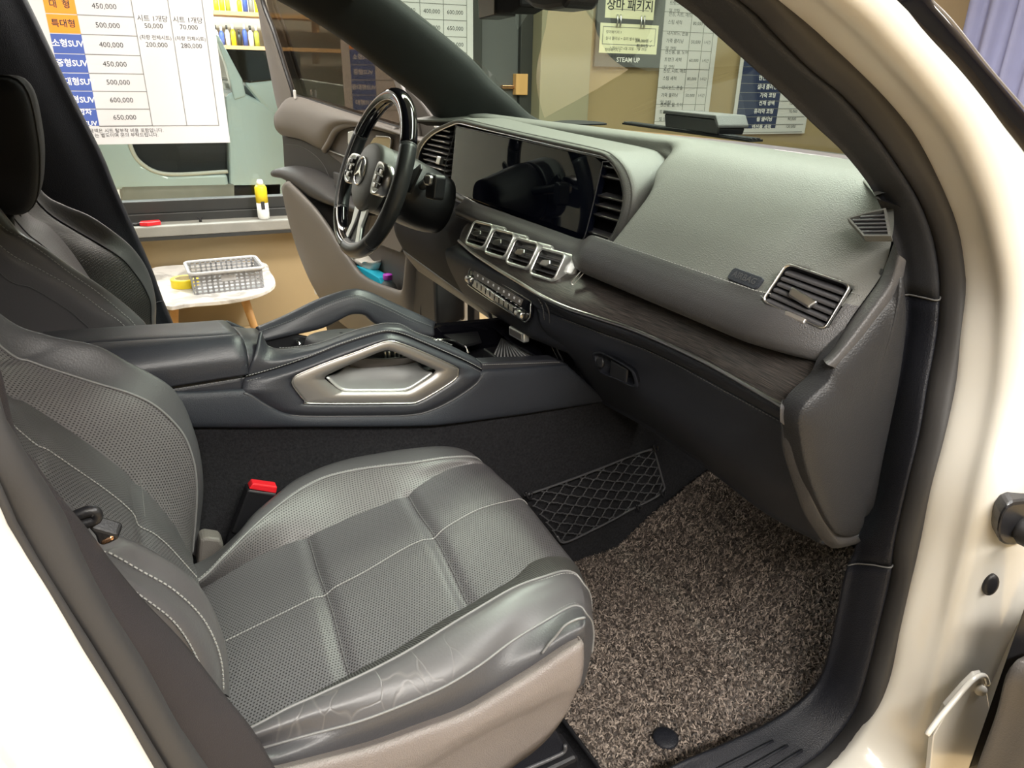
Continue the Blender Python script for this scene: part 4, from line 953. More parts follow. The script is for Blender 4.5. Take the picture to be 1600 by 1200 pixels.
# right end of the knee band / side frame / end cap
def capl(y, pts): return PL(pts, y=y)
cap_o = [(1290, 592), (1282, 600), (1260, 620), (1247, 637), (1242, 657), (1245, 682), (1252, 720), (1265, 762), (1282, 800), (1297, 825), (1310, 835), (1337, 834), (1342, 812), (1354, 800), (1360, 785), (1372, 720), (1385, 657), (1397, 597), (1405, 545), (1410, 490), (1407, 440), (1402, 425), (1390, 457), (1362, 494), (1335, 529), (1305, 562)]
co = cr(capl(-0.728, cap_o), 90, True)
cc = P(1325, 660, y=-0.728)
def dome(s, b): return [cc+(q-cc)*s+V(0, -b, 0) for q in co]
gmesh('end_cap', grid([[q+V(0, 0.02, 0) for q in co], co, dome(0.975, 0.006), dome(0.85, 0.012), dome(0.6, 0.016), dome(0.3, 0.017), dome(0.001, 0.017)], 90, 3), M['side_cap'], DASH, True, flip=True)
sf_o = capl(-0.70, [(1220, 662), (1222, 700), (1237, 750), (1255, 800), (1275, 832), (1292, 852), (1307, 856), (1338, 848)])
sf_i = capl(-0.724, [(1243, 660), (1247, 690), (1256, 730), (1269, 770), (1287, 806), (1302, 830), (1314, 837), (1340, 836)])
loft('side_frame', [[q+V(0.03, 0.01, 0) for q in sf_o], sf_o, [u*.5+v*.5+V(-0.002, -0.008, 0) for u, v in zip(cr(sf_o, 40), cr(sf_i, 40))], sf_i, [q+V(0.01, 0.02, 0) for q in sf_i]], M['dash_low'], DASH, 40, 4, thick=0.003)
ke = PL([(1219, 640), (1222, 660), (1243, 662), (1250, 640), (1256, 632)], y=-0.712)
prism('band_end', [P(x, y, y=-0.712) for x, y in ((1218, 634), (1218, 660), (1226, 667), (1243, 664), (1247, 640), (1258, 630), (1246, 633), (1232, 637))], (0.02, 0.015, 0), M['dash_low'], DASH, 0.004)
# ---- vents
def vent(name, f, w, h, r, rim, frame_m, slats, tab=True, wheel=False, depth=0.02, tabm='silver'):
    o = rrect(w, h, r, 5); i = rrect(w-2*rim, h-2*rim, max(r-rim, 0.003), 5)
    v = ringframe(name, f, o, i, -0.022, 0.006, M[frame_m], DASH, 0.002)
    gmesh('vent_box', np.array([[f(a, b, 0.003) for a, b in i], [f(a, b, -depth) for a, b in i]]), M['black_plastic'], v, True)
    mobj('vent_back', [f(a, b, -depth) for a, b in i], [tuple(range(len(i)))[::-1]], M['black_matte'], v, False)
    iw, ih = w-2*rim, h-2*rim
    for k in range(slats):
        b = -ih/2+ih*(k+0.8)/(slats+0.6)
        box('slat', f(0, b, -0.004), (iw*0.985, 0.0025, 0.015), M['slat'], v, (f.x, nrm(f.y+f.n*0.35), nrm(f.n-f.y*0.35)), 0.0008)
    if tab: prism('tab', [f(-0.013+0.004, 0.004, 0.004), f(0.011, 0.007, 0.004), f(0.015, 0.0, 0.004), f(0.009, -0.006, 0.004), f(-0.013, -0.006, 0.004)], f.n*0.006, M[tabm], v, 0.0015)
    return v
tl = math.radians(30)
for k, y in enumerate((0.133, 0.041, -0.051, -0.143)):
    f = Fr(V(0.540, y-0.001, 0.653), (0.10, -1, 0.04), (math.sin(tl), 0, math.cos(tl)))
    vent('centre_vent', f, 0.079, 0.056, 0.013, 0.0065, 'silver_bright', 3)
    o2 = rrect(0.092, 0.036, 0.008, 4)
    prism('vent_collar', [f(a+0.010, b+0.014, -0.022) for a, b in o2], f.n*0.009, M['silver_bright'], DASH, 0.003)
f = Fr(P(904, 432, x=0.540), P(911, 425, x=0.546)-P(897, 441, x=0.532), V(0.5, 0, 1))
o2 = rrect(0.036, 0.0075, 0.0036, 5); i2 = rrect(0.031, 0.0035, 0.0017, 5)
ringframe('start_badge', f, o2, i2, -0.002, 0.002, M['silver'], DASH)
# passenger vent
vq = [P(x, y, pl=(V(0.568, -0.655, 0.7175), nrm((-1, -0.38, 0.60)))) for x, y in ((1229, 411), (1332, 446), (1289, 518), (1189, 471))]
vc = sum(vq)/4
f = Fr(vc, (vq[1]-vq[0])+(vq[2]-vq[3]), (vq[0]-vq[3])+(vq[1]-vq[2]))
L2 = [(float(np.dot(q-vc, f.x)), float(np.dot(q-vc, f.y))) for q in vq]
def quadround(L, s, r=0.12, k=5):
    p = [np.array(q)*s for q in L]; out = []
    for i in range(4):
        a, b, c = p[i-1], p[i], p[(i+1) % 4]
        ra = r if isinstance(r, float) else r[i]
        u, w = b+(a-b)*ra, b+(c-b)*ra
        for j in range(k+1):
            t = j/k; out.append(tuple((1-t)**2*u+2*t*(1-t)*b+t*t*w))
    return out
vo, vi = quadround(L2, 1.0), quadround(L2, 0.93)
if f.n[0] > 0: print('vent normal', f.n)
def dent(G, depth):
    q = G.reshape(-1, 3); la, lb = (q-vc)@f.x, (q-vc)@f.y; pq = quadround(L2, 0.95); ins = np.ones(len(q), bool)*False
    j = len(pq)-1
    for i in range(len(pq)):
        (xi, yi), (xj, yj) = pq[i], pq[j]
        c_ = ((yi > lb) != (yj > lb)) & (la < (xj-xi)*(lb-yi)/(yj-yi+1e-12)+xi); ins ^= c_; j = i
    q[ins] -= f.n*depth; return q.reshape(G.shape)
PADG = dent(PADG, 0.045); gmesh('upper_pad', PADG[9:], M['dash'], DASH); gmesh('dimmed_pad_strip', PADG[:10], M['black_matte'], DASH); gmesh('lower_pad', dent(LIPG, 0.045), M['dash_low'], DASH)  # far strip of the pad blackened to cut its brightness under the lamp
V_ = gmesh('passenger_vent', np.array([[f(a, b, -0.004) for a, b in vo], [f(a, b, 0.003) for a, b in vo], [f(a, b, 0.0045) for a, b in quadround(L2, .975)], [f(a, b, 0.001) for a, b in vi]]), M['silver'], DASH, True)
gmesh('vent_box', np.array([[f(a, b, 0.001) for a, b in vi], [f(a*.9, b*.9, -0.03) for a, b in vi]]), M['black_plastic'], V_, True)
mobj('vent_back', [f(a*.9, b*.9, -0.03) for a, b in vi], [tuple(range(len(vi)))], M['black_matte'], V_, False)
def edge_at(t, s, side):
    tl_, tr_, br_, bl_ = [np.array(q)*s for q in L2]
    return (bl_+(tl_-bl_)*t) if side == 0 else (br_+(tr_-br_)*t)
for k in range(6):
    t = (0.10, 0.26, 0.42, 0.58, 0.74, 0.90)[k]
    a, b = edge_at(t, 0.90, 0), edge_at(t, 0.90, 1)
    m_ = (a+b)/2; ex = f(*b)-f(*a)
    e1 = nrm(ex); e2 = nrm(f.y+f.n*0.55-e1*np.dot(f.y+f.n*0.55, e1)); e3 = np.cross(e1, e2)
    box('slat', f(m_[0], m_[1], -0.008), (np.linalg.norm(ex), 0.0042, 0.019), M['slat'], V_, (e1, e2, e3), 0.0012)
q = P(1253, 466, pl=(vc+f.n*0.004, f.n)); a, b = float(np.dot(q-vc, f.x)), float(np.dot(q-vc, f.y))
prism('tab', [f(a-0.017, b+0.008, 0.0), f(a+0.010, b+0.004, 0.0), f(a+0.019, b+0.003, 0), f(a+0.013, b-0.008, 0.0), f(a-0.016, b-0.003, 0.0)], f.n*0.007, M['silver'], V_, 0.002)
q = P(1243, 497, pl=(vc, f.n)); a, b = float(np.dot(q-vc, f.x)), float(np.dot(q-vc, f.y))
box('thumb_wheel', f(a, b, 0.001), (0.027, 0.007, 0.008), M['silver_satin'], V_, f.ax, 0.002)
stitch([P(x, y, pl=(vc+f.n*-0.002, f.n)) for x, y in ((1330, 457), (1342, 461), (1354, 466))], M['thread_dim'], DASH, 0.006, 0.004, 0.0006, name='pad_joint')
# corner demister grille
cv = [P(x, y, pl=(V(0.635, -0.66, 0.822), nrm((-0.72, -0.10, 0.68)))) for x, y in ((1325, 345), (1352, 337), (1386, 330), (1394, 374), (1351, 374))]
cn = nrm((-0.72, -0.10, 0.68)); cq = sum(cv)/5
def shr(s): return [cq+(q-cq)*s for q in cv]
G = np.array([[q-cn*0.004 for q in cv], [q+cn*0.006 for q in shr(0.99)], [q+cn*0.006 for q in shr(0.86)], [q-cn*0.004 for q in shr(0.84)]])
cg = gmesh('corner_grille', G, M['dash'], DASH, True, smooth=False)
mobj('grille_back', [q+cn*0.0005 for q in shr(0.86)], [(4, 3, 2, 1, 0)], M['black_matte'], cg, False)
for k, (xa, ya, xb, yb) in enumerate(((1345, 341, 1386, 338), (1333, 346, 1388, 345), (1336, 352, 1389, 351), (1341, 358, 1390, 357), (1345, 364, 1391, 363), (1350, 369, 1390, 369))):
    pq = (cq+cn*0.003, cn); a, b = P(xa, ya, pl=pq), P(xb, yb, pl=pq)
    box('slat', (a+b)/2, (np.linalg.norm(b-a), 0.0022, 0.006), M['slat'], cg, (nrm(b-a), nrm(np.cross(cn, b-a)), cn), 0.0005)
# airbag badge
an = nrm((-0.80, 0, 0.60)); ac = P(1166, 437, pl=(V(0.578, 0, 0.744), an))
fa = Fr(ac+an*0.0015, P(1182, 443, pl=(ac, an))-P(1150, 431, pl=(ac, an)), V(0.6, 0, 0.8))
bd = prism('airbag_badge', [fa(a, b, -0.002) for a, b in rrect(0.052, 0.0175, 0.005)], fa.n*0.005, M['knee'], DASH, 0.001)
text('lettering', [('AIRBAG', 0, 0, 0.0115, 'CENTER', 1)], fa, M['slat'], bd, 0.0035)
# grilles along the windscreen, hud well, speaker perforation
def padpt(px, py, zz=0.858): return P(px, py, z=zz)
gr = thing  # (the grilles are parts of the dashboard)
ga, gb = padpt(972, 195, 0.852), padpt(1170, 223, 0.852)
db = prism('demist_slot', [ga+V(0.0, 0, 0.001), gb+V(0, 0, 0.001), gb+V(0.035, 0.0, 0.001), ga+V(0.02, 0, 0.001)], (0, 0, 0.004), M['black_matte'], DASH)
for k in range(3):
    o_ = V(0.006+0.010*k, 0, 0.006); tube('slot_bar', [ga+o_, gb+o_], 0.002, M['trim_dark'], DASH, 2, 6)
hud = [padpt(x, y, 0.8585) for x, y in ((858, 193), (885, 190), (925, 191), (948, 195), (915, 196), (880, 196))]
prism('display_well', cr(hud, 30, True), (0, 0, 0.003), M['black_matte'], DASH)
# ---- climate panel and stack
cn_ = nrm((-1, 0, 0.22)); cpl = (V(0.513, 0, 0.56), cn_)
cpq = lambda x, y, d=0.0: P(x, y, pl=(cpl[0]+cn_*d, cn_))
pan = [cpq(*p) for p in ((733, 424), (738, 418), (746, 420), (822, 466), (829, 474), (828, 496), (821, 502), (812, 498), (738, 450), (731, 440))]
cp_ = prism('climate_panel', cr(pan, 50, True), -cn_*0.008, M['piano'], DASH, 0.001)
tube('panel_edge', [q+cn_*0.0006 for q in pan], 0.0011, M['silver'], cp_, 60, 5, True)
prism('touch_strip', [cpq(*p) for p in ((742, 423), (818, 468), (814, 478), (741, 434))], cn_*0.0015, M['door_light'], cp_, 0.0005)
for t in np.linspace(0.06, 0.94, 9):
    a = np.array((742, 428))*(1-t)+np.array((816, 473))*t
    box('icon', cpq(a[0], a[1], 0.0018), (0.0055, 0.0045, 0.0006), M['print_white'], cp_, (V(0, 1, 0), np.cross(cn_, V(0, 1, 0)), cn_), 0)
ba, bb = cpq(740, 441, 0.006), cpq(806, 487, 0.006)
tube('toggle_rail', [ba+V(0, 0, -0.006), bb+V(0, 0, -0.006)], 0.0035, M['silver'], cp_, 2, 8)
for t in np.linspace(0.08, 0.93, 9):
    c = ba*(1-t)+bb*t
    box('toggle', c+V(0, 0, 0.002), (0.0175, 0.011, 0.007), M['silver'], cp_, (nrm(bb-ba), np.cross(cn_, nrm(bb-ba)), cn_), 0.0015)
    tube('toggle_gap', [c+V(0, 0, 0.001)+(bb-ba)*0.043+cn_*0.003+V(0, 0, .005), c+(bb-ba)*0.043+cn_*0.003-V(0, 0, .005)], 0.0012, M['piano'], cp_, 2, 5)
for c, sgn in ((cpq(735, 437, 0.004), 1), (cpq(813, 491, 0.004), -1)):
    d = nrm(bb-ba)
    tube('rocker', [c-d*0.012, c-d*0.010, c+d*0.010, c+d*0.012], [0.006, 0.0085, 0.0085, 0.006], M['silver'], cp_, None, 14)
# surround between chrome strip and console
sk = [q for q in kb0 if q[1] > -0.16]
a0 = cr(sk, 40)
xr = [max(0, (-q[1]-0.09)/0.07) for q in a0]; r1 = [V(0.517+.02*e, q[1]*0.95-.02*e, 0.592) for q, e in zip(a0, xr)]; r2 = [V(0.527+.025*e, q[1]*0.86-0.004-.04*e, 0.535) for q, e in zip(a0, xr)]; r3 = [V(0.552+.03*e, q[1]*0.72-0.012-.06*e, 0.49) for q, e in zip(a0, xr)]; r4 = [V(0.66, q[1]*0.62-0.03-.08*e, 0.45) for q, e in zip(a0, xr)]
loft('stack_surround', [[q+V(0.01, 0, 0.006) for q in a0], a0, r1, r2, r3, r4], M['knee'], DASH, 40, 4)
box('stack_light_block', (0.652, 0.005, 0.475), (0.012, 0.235, 0.19), M['black_matte'], DASH)  # black wall added to block stray light under the dash
seam = [P(x, y, x=xx-0.004) for x, y, xx in ((850, 470, .514), (857, 485, .522), (860, 510, .54), (868, 540, .575), (880, 565, .61))]
tube('knee_seam', seam, 0.0014, M['slat'], DASH, 30, 6)
stitch([q+V(-0.003, 0.014, 0) for q in seam], M['thread_dim'], DASH, 0.006, 0.004, 0.0006)
# driver's knee panel, lower edge given a paler material for the light on it
ky = np.linspace(0.18, 0.74, 30)
loft('driver_knee_panel', [[V(0.63, y, 0.668) for y in ky], [V(0.575, y, 0.62) for y in ky], [V(0.565, y, 0.55) for y in ky], [V(0.59, y, 0.46+0.05*(y-0.18)) for y in ky]], M['black_matte'], DASH, 30, 4, thick=0.004)
loft('knee_panel_lit_edge', [[V(0.588, y, 0.462+0.05*(y-0.18)) for y in ky], [V(0.60, y, 0.440+0.05*(y-0.18)) for y in ky], [V(0.66, y, 0.405) for y in ky], [V(0.80, y, 0.39) for y in ky]], M['dash_low'], DASH, 30, 3, thick=0.004)
tube('end_ring', [P(x, y, x=0.54) for x, y in ((716, 402), (720, 415), (724, 430), (720, 428), (716, 415))], 0.0012, M['silver'], DASH, 30, 5, True)
# things standing on the dash
dv = thing('dash_gadget', 'wedge-shaped black gadget standing on the dash near windscreen', 'gadget')
g0, g1 = P(1037, 199, z=0.858), P(1122, 211, z=0.858)
ex = nrm(g1-g0); ex[2] = 0; ey = np.cross((0, 0, 1), ex)
w_ = np.linalg.norm(g1-g0); fg = Fr((g0+g1)/2, ex, ey)
prism('gadget_body', [fg(-w_/2+.006, 0, 0), fg(w_/2-.004, 0, 0), fg(w_/2, 0, 0.012), fg(w_/2-.018, 0, 0.028), fg(-w_/2-.004, 0, 0.028)], ey*0.06, M['black_plastic'], dv, 0.003)
prism('gadget_lid', [fg(-w_/2-.006, -0.004, 0.0285), fg(w_/2-.016, -0.004, 0.0285), fg(w_/2+.002, -0.004, 0.0125), fg(w_/2+.002, -0.004, 0.018), fg(w_/2-.012, -0.004, 0.036), fg(-w_/2+.002, -0.004, 0.036)], ey*0.07, M['dash_low'], dv, 0.002)
tg = thing('hanging_tag', 'small grey card standing behind the dashboard by the left pillar', 'tag')
tq = [P(x, y, x=0.88) for x, y in ((752, 135), (768, 131), (796, 160), (782, 165))]
prism('card', tq, (0.003, 0, 0), M['slat'], tg, 0.001)
ch = thing('bear_charm', 'small orange charm standing on the dashboard by the left pillar', 'charm')
M['amber'] = mat('amber', (0.55, 0.20, 0.03), 0.4, grain=(90, 'noise'), bump=0.1)
bc = P(786, 186, x=0.86); 
lathe('charm_body', bc+V(0, 0, -0.012), [(0.004, 0), (0.008, 0.006), (0.0095, 0.016), (0.007, 0.026), (0.004, 0.030)], M['amber'], ch, 12)
lathe('charm_head', bc+V(0, 0, 0.016), [(0.003, 0), (0.0075, 0.005), (0.0075, 0.010), (0.003, 0.015)], M['amber'], ch, 12)
# mirror and camera at the top of the windscreen
mi = thing('rear_view_mirror', 'black rear view mirror with camera box at top of windscreen', 'mirror')
mx = 0.42
mo_ = [P(x, y, x=mx) for x, y in ((806, -30), (886, -30), (886, 2), (878, 12), (850, 16), (830, 12), (815, 0))]
prism('mirror_housing', mo_, (0.05, 0, 0), M['black_plastic'], mi, 0.006)
mk = [P(x, y, x=mx+0.06) for x, y in ((747, -20), (773, -20), (773, 24), (747, 30))]
prism('camera_box', mk, (0.04, 0.0, 0), M['black_plastic'], mi, 0.003)
prism('camera_side', [P(x, y, x=mx+0.058) for x, y in ((746, -18), (771, -18), (771, 22), (748, 28))], (0.002, 0, 0), M['silver_satin'], mi, 0.001)
prism('mirror_arm', [P(x, y, x=mx+0.06) for x, y in ((773, -20), (812, -20), (812, 10), (795, 20), (773, 20))], (0.05, 0, 0), M['black_matte'], mi, 0.004)
# ================================================================ steering wheel
WH = thing('steering_wheel', 'black leather and lacquer steering wheel with silver lower spoke', 'steering wheel')
ta = math.radians(21)
WF = Fr(V(0.396, 0.384, 0.746), (0, -1, 0), (math.sin(ta), 0, math.cos(ta)))
def rimpt(a):
    c, s = math.cos(a), math.sin(a)
    r = 0.177*(1-0.065*max(0, -s)**3)
    return WF(r*c, r*s, 0)
def arc(a0, a1, n=40): return [rimpt(math.radians(t)) for t in np.linspace(a0, a1, n)]
def rimseg(name, a0, a1, m, n=36):
    pts = arc(a0, a1, n)
    grip = [0.0178+0.0016*math.exp(-((abs(((t+180) % 360)-180)-22)/18)**2)*0 for t in np.linspace(a0, a1, n)]
    return tube(name, pts, grip, M[m], WH, None, 16)
rimseg('rim_lacquer', 28, 152, 'piano', 50); rimseg('rim_leather', 152.3, 214, 'rim'); rimseg('rim_lacquer', 214.3, 262, 'piano')
rimseg('rim_leather', 262.3, 312, 'rim'); rimseg('rim_leather', 312.3, 387.7, 'rim')
for a in (28, 152, 214, 262, 312): tube('rim_joint', arc(a-0.3, a+0.3, 3), 0.0181, M['slat'], WH, None, 16)
tube('rim_highlight', [rimpt(math.radians(t))*1 + (WF.o-rimpt(math.radians(t)))*0.062+WF.n*0.013 for t in np.linspace(0, 360, 91)[:-1]], 0.0013, M['silver_satin'], WH, None, 6, True)  # silver line drawn in for the highlight along the rim's inner edge
# airbag pad
pad2 = cr([V(0.0, 0.072, 0), V(0.05, 0.062, 0), V(0.074, 0.025, 0), V(0.070, -0.02, 0), V(0.045, -0.062, 0), V(0, -0.078, 0), V(-0.045, -0.062, 0), V(-0.070, -0.02, 0), V(-0.074, 0.025, 0), V(-0.05, 0.062, 0)], 60, True)
def pl_(s, d): return [WF(q[0]*s, q[1]*s, d) for q in pad2]
gmesh('airbag_pad', grid([pl_(0.96, -0.03), pl_(1.0, 0.0), pl_(0.97, 0.012), pl_(0.8, 0.021), pl_(0.5, 0.026), pl_(0.05, 0.028)], 60, 3), M['dash'], WH, True, flip=False)
stitch(pl_(0.94, 0.0155)+pl_(0.94, 0.0155)[:1], M['thread_dim'], WH, 0.005, 0.0035, 0.0005)
ec = WF(0, 0.004, 0.0285)
tube('emblem_ring', [ec+WF.x*0.030*math.cos(t)+WF.y*0.030*math.sin(t) for t in np.linspace(0, 2*math.pi, 41)[:-1]], 0.0024, M['chrome'], WH, None, 8, True)
st = []
for k in range(6):
    t = math.pi/2+k*math.pi/3; r = 0.029 if k % 2 == 0 else 0.0048
    st.append(ec+WF.x*r*math.cos(t)+WF.y*r*math.sin(t))
star = prism('emblem_star', st, WF.n*0.003, M['chrome'], WH, 0.0006)
mobj('emblem_disc', [ec-WF.n*0.001+WF.x*0.029*math.cos(t)+WF.y*0.029*math.sin(t) for t in np.linspace(0, 2*math.pi, 33)[:-1]], [tuple(range(32))], M['slat'], WH, False)
# hub behind, side spokes with switch clusters, lower double spoke
def wl2(pts, d): return [WF(a, b, d) for a, b in pts]
prism('hub_back', pl_(0.98, -0.045), WF.n*0.04, M['black_plastic'], WH, 0.004)
for s in (-1, 1):
    sp = [(s*0.060, 0.030), (s*0.165, 0.018), (s*0.168, -0.020), (s*0.150, -0.028), (s*0.066, -0.030)]
    prism('spoke', wl2(sp, -0.012), WF.n*0.012, M['black_plastic'], WH, 0.003)
    cl = [(s*0.074, 0.030), (s*0.108, 0.034), (s*0.128, 0.018), (s*0.128, -0.010), (s*0.108, -0.030), (s*0.078, -0.026)]
    c3_ = np.mean(np.array(cl), 0)
    o_ = cr([V(a, b, 0) for a, b in cl], 36, True)
    fo = [WF(q[0], q[1], 0.000) for q in o_]; f1 = [WF(q[0], q[1], 0.022) for q in o_]; f2 = [WF(c3_[0]+(q[0]-c3_[0])*0.84, c3_[1]+(q[1]-c3_[1])*0.84, 0.020) for q in o_]
    cb = gmesh('switch_frame', np.array([fo, f1, f2]), M['silver'], WH, True)
    mobj('switch_plate', f2, [tuple(range(36))], M['piano'], cb, False)
    for a, b, w, h in ((-0.012, 0.016, .016, .010), (0.010, 0.014, .014, .010), (-0.014, 0.0, .012, .012), (0.008, -0.002, .018, .014), (-0.008, -0.016, .016, .010), (0.012, -0.016, .010, .009)):
        box('switch', WF(c3_[0]+a*s, c3_[1]+b, 0.0225), (w, h, 0.005), M['silver' if (a > 0) == (b > 0) else 'black_plastic'], cb, WF.ax, 0.0015)
    prism('shift_paddle', wl2([(s*0.085, 0.03), (s*0.135, 0.06), (s*0.145, 0.05), (s*0.125, -0.005), (s*0.09, -0.005)], -0.05), WF.n*0.006, M['black_plastic'], WH, 0.002)
lo = [(-0.030, -0.074), (0.030, -0.074), (0.026, -0.100), (0.040, -0.162), (-0.040, -0.162), (-0.026, -0.100)]
prism('lower_spoke', wl2(lo, -0.010), WF.n*0.009, M['black_plastic'], WH, 0.003)
for s in (-1, 1):
    prism('spoke_bar', wl2([(s*0.008, -0.078), (s*0.044, -0.068), (s*0.036, -0.110), (s*0.058, -0.160), (s*0.003, -0.166), (s*0.005, -0.150), (s*0.028, -0.148), (s*0.013, -0.110)], -0.002), WF.n*0.006, M['silver_bright'], WH, 0.002)
# column with shroud and gear stalk
sc0 = WF(0, 0, -0.045)
cgen = lambda r, d, oy=0: [WF(r*math.cos(t)*1.05, oy+r*math.sin(t), d) for t in np.linspace(0, 2*math.pi, 41)[:-1]]
col = thing('steering_column', 'dark steering column shroud with gear stalk behind the wheel', 'steering column')
gmesh('column_shroud', grid([cgen(0.064, -0.047), cgen(0.072, -0.055), cgen(0.075, -0.09, -0.005), cgen(0.072, -0.14, -0.01), cgen(0.066, -0.18, -0.01)], 40, 3), M['black_plastic'], col, True, cap=True)
sk0 = WF(0.085, 0.02, -0.085); sk1 = P(672, 280, y=0.205)
tube('gear_stalk', [sk0, sk0*.6+sk1*.4, sk1*.9+sk0*.1, sk1], [0.011, 0.010, 0.012, 0.0135], M['black_plastic'], col, None, 12)
fs_ = Fr(P(677, 281, y=0.20), (0.25, -1, 0), (0.1, 0, 1))
ringframe('stalk_button_frame', Fr(fs_.o+V(-0.012, 0, 0), (0.2, -1, 0), (0.15, 0, 1)), rrect(0.024, 0.020, 0.006), rrect(0.018, 0.014, 0.004), -0.004, 0.003, M['silver'], col)
fb = Fr(fs_.o+V(-0.012, 0, 0), (0.2, -1, 0), (0.15, 0, 1))
prism('stalk_button', [fb(a, b, 0) for a, b in rrect(0.017, 0.013, 0.004)], fb.n*0.002, M['door_mid'], col)
prism('stalk_body', [fb(a+0.003, b-0.012, -0.032) for a, b in rrect(0.034, 0.05, 0.008)], fb.n*0.027, M['black_plastic'], col, 0.003)

# ================================================================ centre console
CON = thing('centre_console', 'black leather centre console with arched grab handles and silver side bezel', 'console')
# armrest: two soft lids over a box
def lid(name, far, near, drop):
    rows = [[q+V(0, 0, -0.05) for q in far], [q+V(0, 0, -0.006) for q in far], [q*.9+r*.1+V(0, 0, 0.002) for q, r in zip(far, near)], [(q+r)/2+V(0, 0, 0.005) for q, r in zip(far, near)], [q*.1+r*.9+V(0, 0, 0.002) for q, r in zip(far, near)]] + drop
    return loft(name, rows, M['console_skin'], CON, 30, 5, thick=0.004)
xa, xb = -0.34, 0.022
def L3(y0, z0, y1, z1): return [V(xa, y0, z0), V(-0.16, (y0+y1)/2, (z0+z1)/2), V(-0.02, y1, z1), V(xb-0.004, y1, z1-0.002), V(xb, y1, z1-0.012)]
split_ = L3(-0.040, 0.592, -0.088, 0.583)
farL = L3(0.110, 0.566, 0.112, 0.545)
lid('armrest_lid', farL, [q+V(0, 0.002, 0) for q in split_], [[q+V(0, 0.001, -0.008) for q in split_]])
nearR = L3(-0.108, 0.588, -0.118, 0.576)
dn = [[V(q[0], -0.1265, q[2]-0.014) for q in nearR], [V(q[0], -0.129, 0.548) for q in nearR], [V(q[0], -0.1275, 0.533) for q in nearR]]
lid('armrest_lid', [q+V(0, -0.0015, 0) for q in split_], nearR, dn)
box('armrest_box', (-0.16, 0, 0.503), (0.362, 0.246, 0.060), M['console_skin'], CON, None, 0.012)
stitch([V(xa, -0.1290, 0.527), V(0.018, -0.1290, 0.527)], M['thread_dim'], CON, 0.0055, 0.0038, 0.0006)
# right handle with the deck
well = cr(PL([(405, 519), (413, 541), (432, 548), (462, 547), (500, 540), (550, 522), (590, 511.5), (607, 510), (625, 512), (650, 525), (700, 542), (747, 565)], y=-0.088), 70)
crest = cr(PL([(384, 590), (430, 577), (480, 560), (530, 540), (580, 524), (605, 519), (630, 524), (655, 534), (692, 550), (730, 567), (752, 579)], y=-0.123), 70)
low = cr(PL([(380, 612), (395, 619), (412, 630), (442, 645), (480, 649), (555, 649), (630, 648), (667, 642), (705, 625), (742, 600), (754, 584)], y=-0.132), 70)
bez_o = cr(PL([(606, 532), (620, 534), (655, 547), (710, 572), (714, 580), (710, 591), (680, 611), (652, 626), (630, 629), (487, 629), (475, 624), (457, 601), (456, 592), (465, 584), (505, 567), (555, 549), (592, 535)], y=-0.135), 100, True)
mid_ = [(u+v)/2+V(0, -0.014, 0.004) for u, v in zip(well, crest)]
loft('handle_top', [[q+V(0, 0.012, -0.05) for q in well], [q+V(0, 0.003, -0.012) for q in well], well, mid_, [q+V(0, 0.002, 0.001) for q in crest], crest], M['console_skin'], CON, 70, 4, thick=0.004)
up_b = [q for q in bez_o]
def ringmatch(outer_n):
    """closed outline crest(front->back) + low, matched against the bezel"""
    return cr([*crest, *low[::-1]], 100, True)
# side leather between crest, lower edge and the silver bezel
bc_ = np.mean(np.array(bez_o), 0)
def polar(ring, n=100):
    q = np.array(ring); an = np.arctan2((q[:, 2]-bc_[2])*2.2, q[:, 0]-bc_[0]); o = np.argsort(an); t = np.linspace(-math.pi, math.pi, n+1)[:-1]
    return [np.array([np.interp(a, an[o], q[o][:, k], period=2*math.pi) for k in range(3)]) for a in t]
oc = polar(cr([*rs(crest, 300), *rs(low[::-1], 300)], 700, True), 140); ib = polar(cr(bez_o, 600, True), 140)
loft('handle_side', [[q+V(0, 0.01, 0) for q in oc], oc, [(u*.6+v*.4)+V(0, -0.007, 0) for u, v in zip(oc, ib)], [(u*.2+v*.8)+V(0, -0.006, 0) for u, v in zip(oc, ib)], ib], M['console_skin'], CON, 140, 4, closed=True, flip=True)
stitch([q+V(0, -0.004, 0.004) for q in crest], M['thread'], CON, 0.0045, 0.003, 0.0006)
stitch([q+V(0, -0.0065, -0.0035) for q in crest], M['thread_dim'], CON, 0.0045, 0.003, 0.0006)
stitch([q+V(0, -0.004, 0.0065) for q in well[8:60]], M['thread_dim'], CON, 0.0045, 0.003, 0.0006)
stitch([q+V(0, -0.008, 0.0085) for q in well[8:60]], M['thread_dim'], CON, 0.0045, 0.003, 0.0006)
tube('lower_piping', [q+V(0, -0.002, -0.001) for q in low], 0.0016, M['slat'], CON, 70, 6)
deck_r = [V(0.026, 0.105, 0.532), V(0.026, 0.05, 0.554), V(0.024, -0.05, 0.575), V(0.024, -0.10, 0.576), V(0.024, -0.121, 0.556), crest[0]]
deck_f = [P(401, 514, y=0.10), P(402, 515, y=0.05), P(406, 524, y=-0.05), P(414, 543, y=-0.09), P(425, 556, y=-0.112), crest[8]]
loft('console_deck', [[q+V(0, 0, -0.03) for q in deck_r], deck_r, [(u+v)/2+V(0, 0, -0.001) for u, v in zip(cr(deck_r, 30), cr(deck_f, 30))], deck_f, [q+V(0.012, 0, -0.025) for q in deck_f]], M['console_skin'], CON, 30, 4, sharp=(1,))
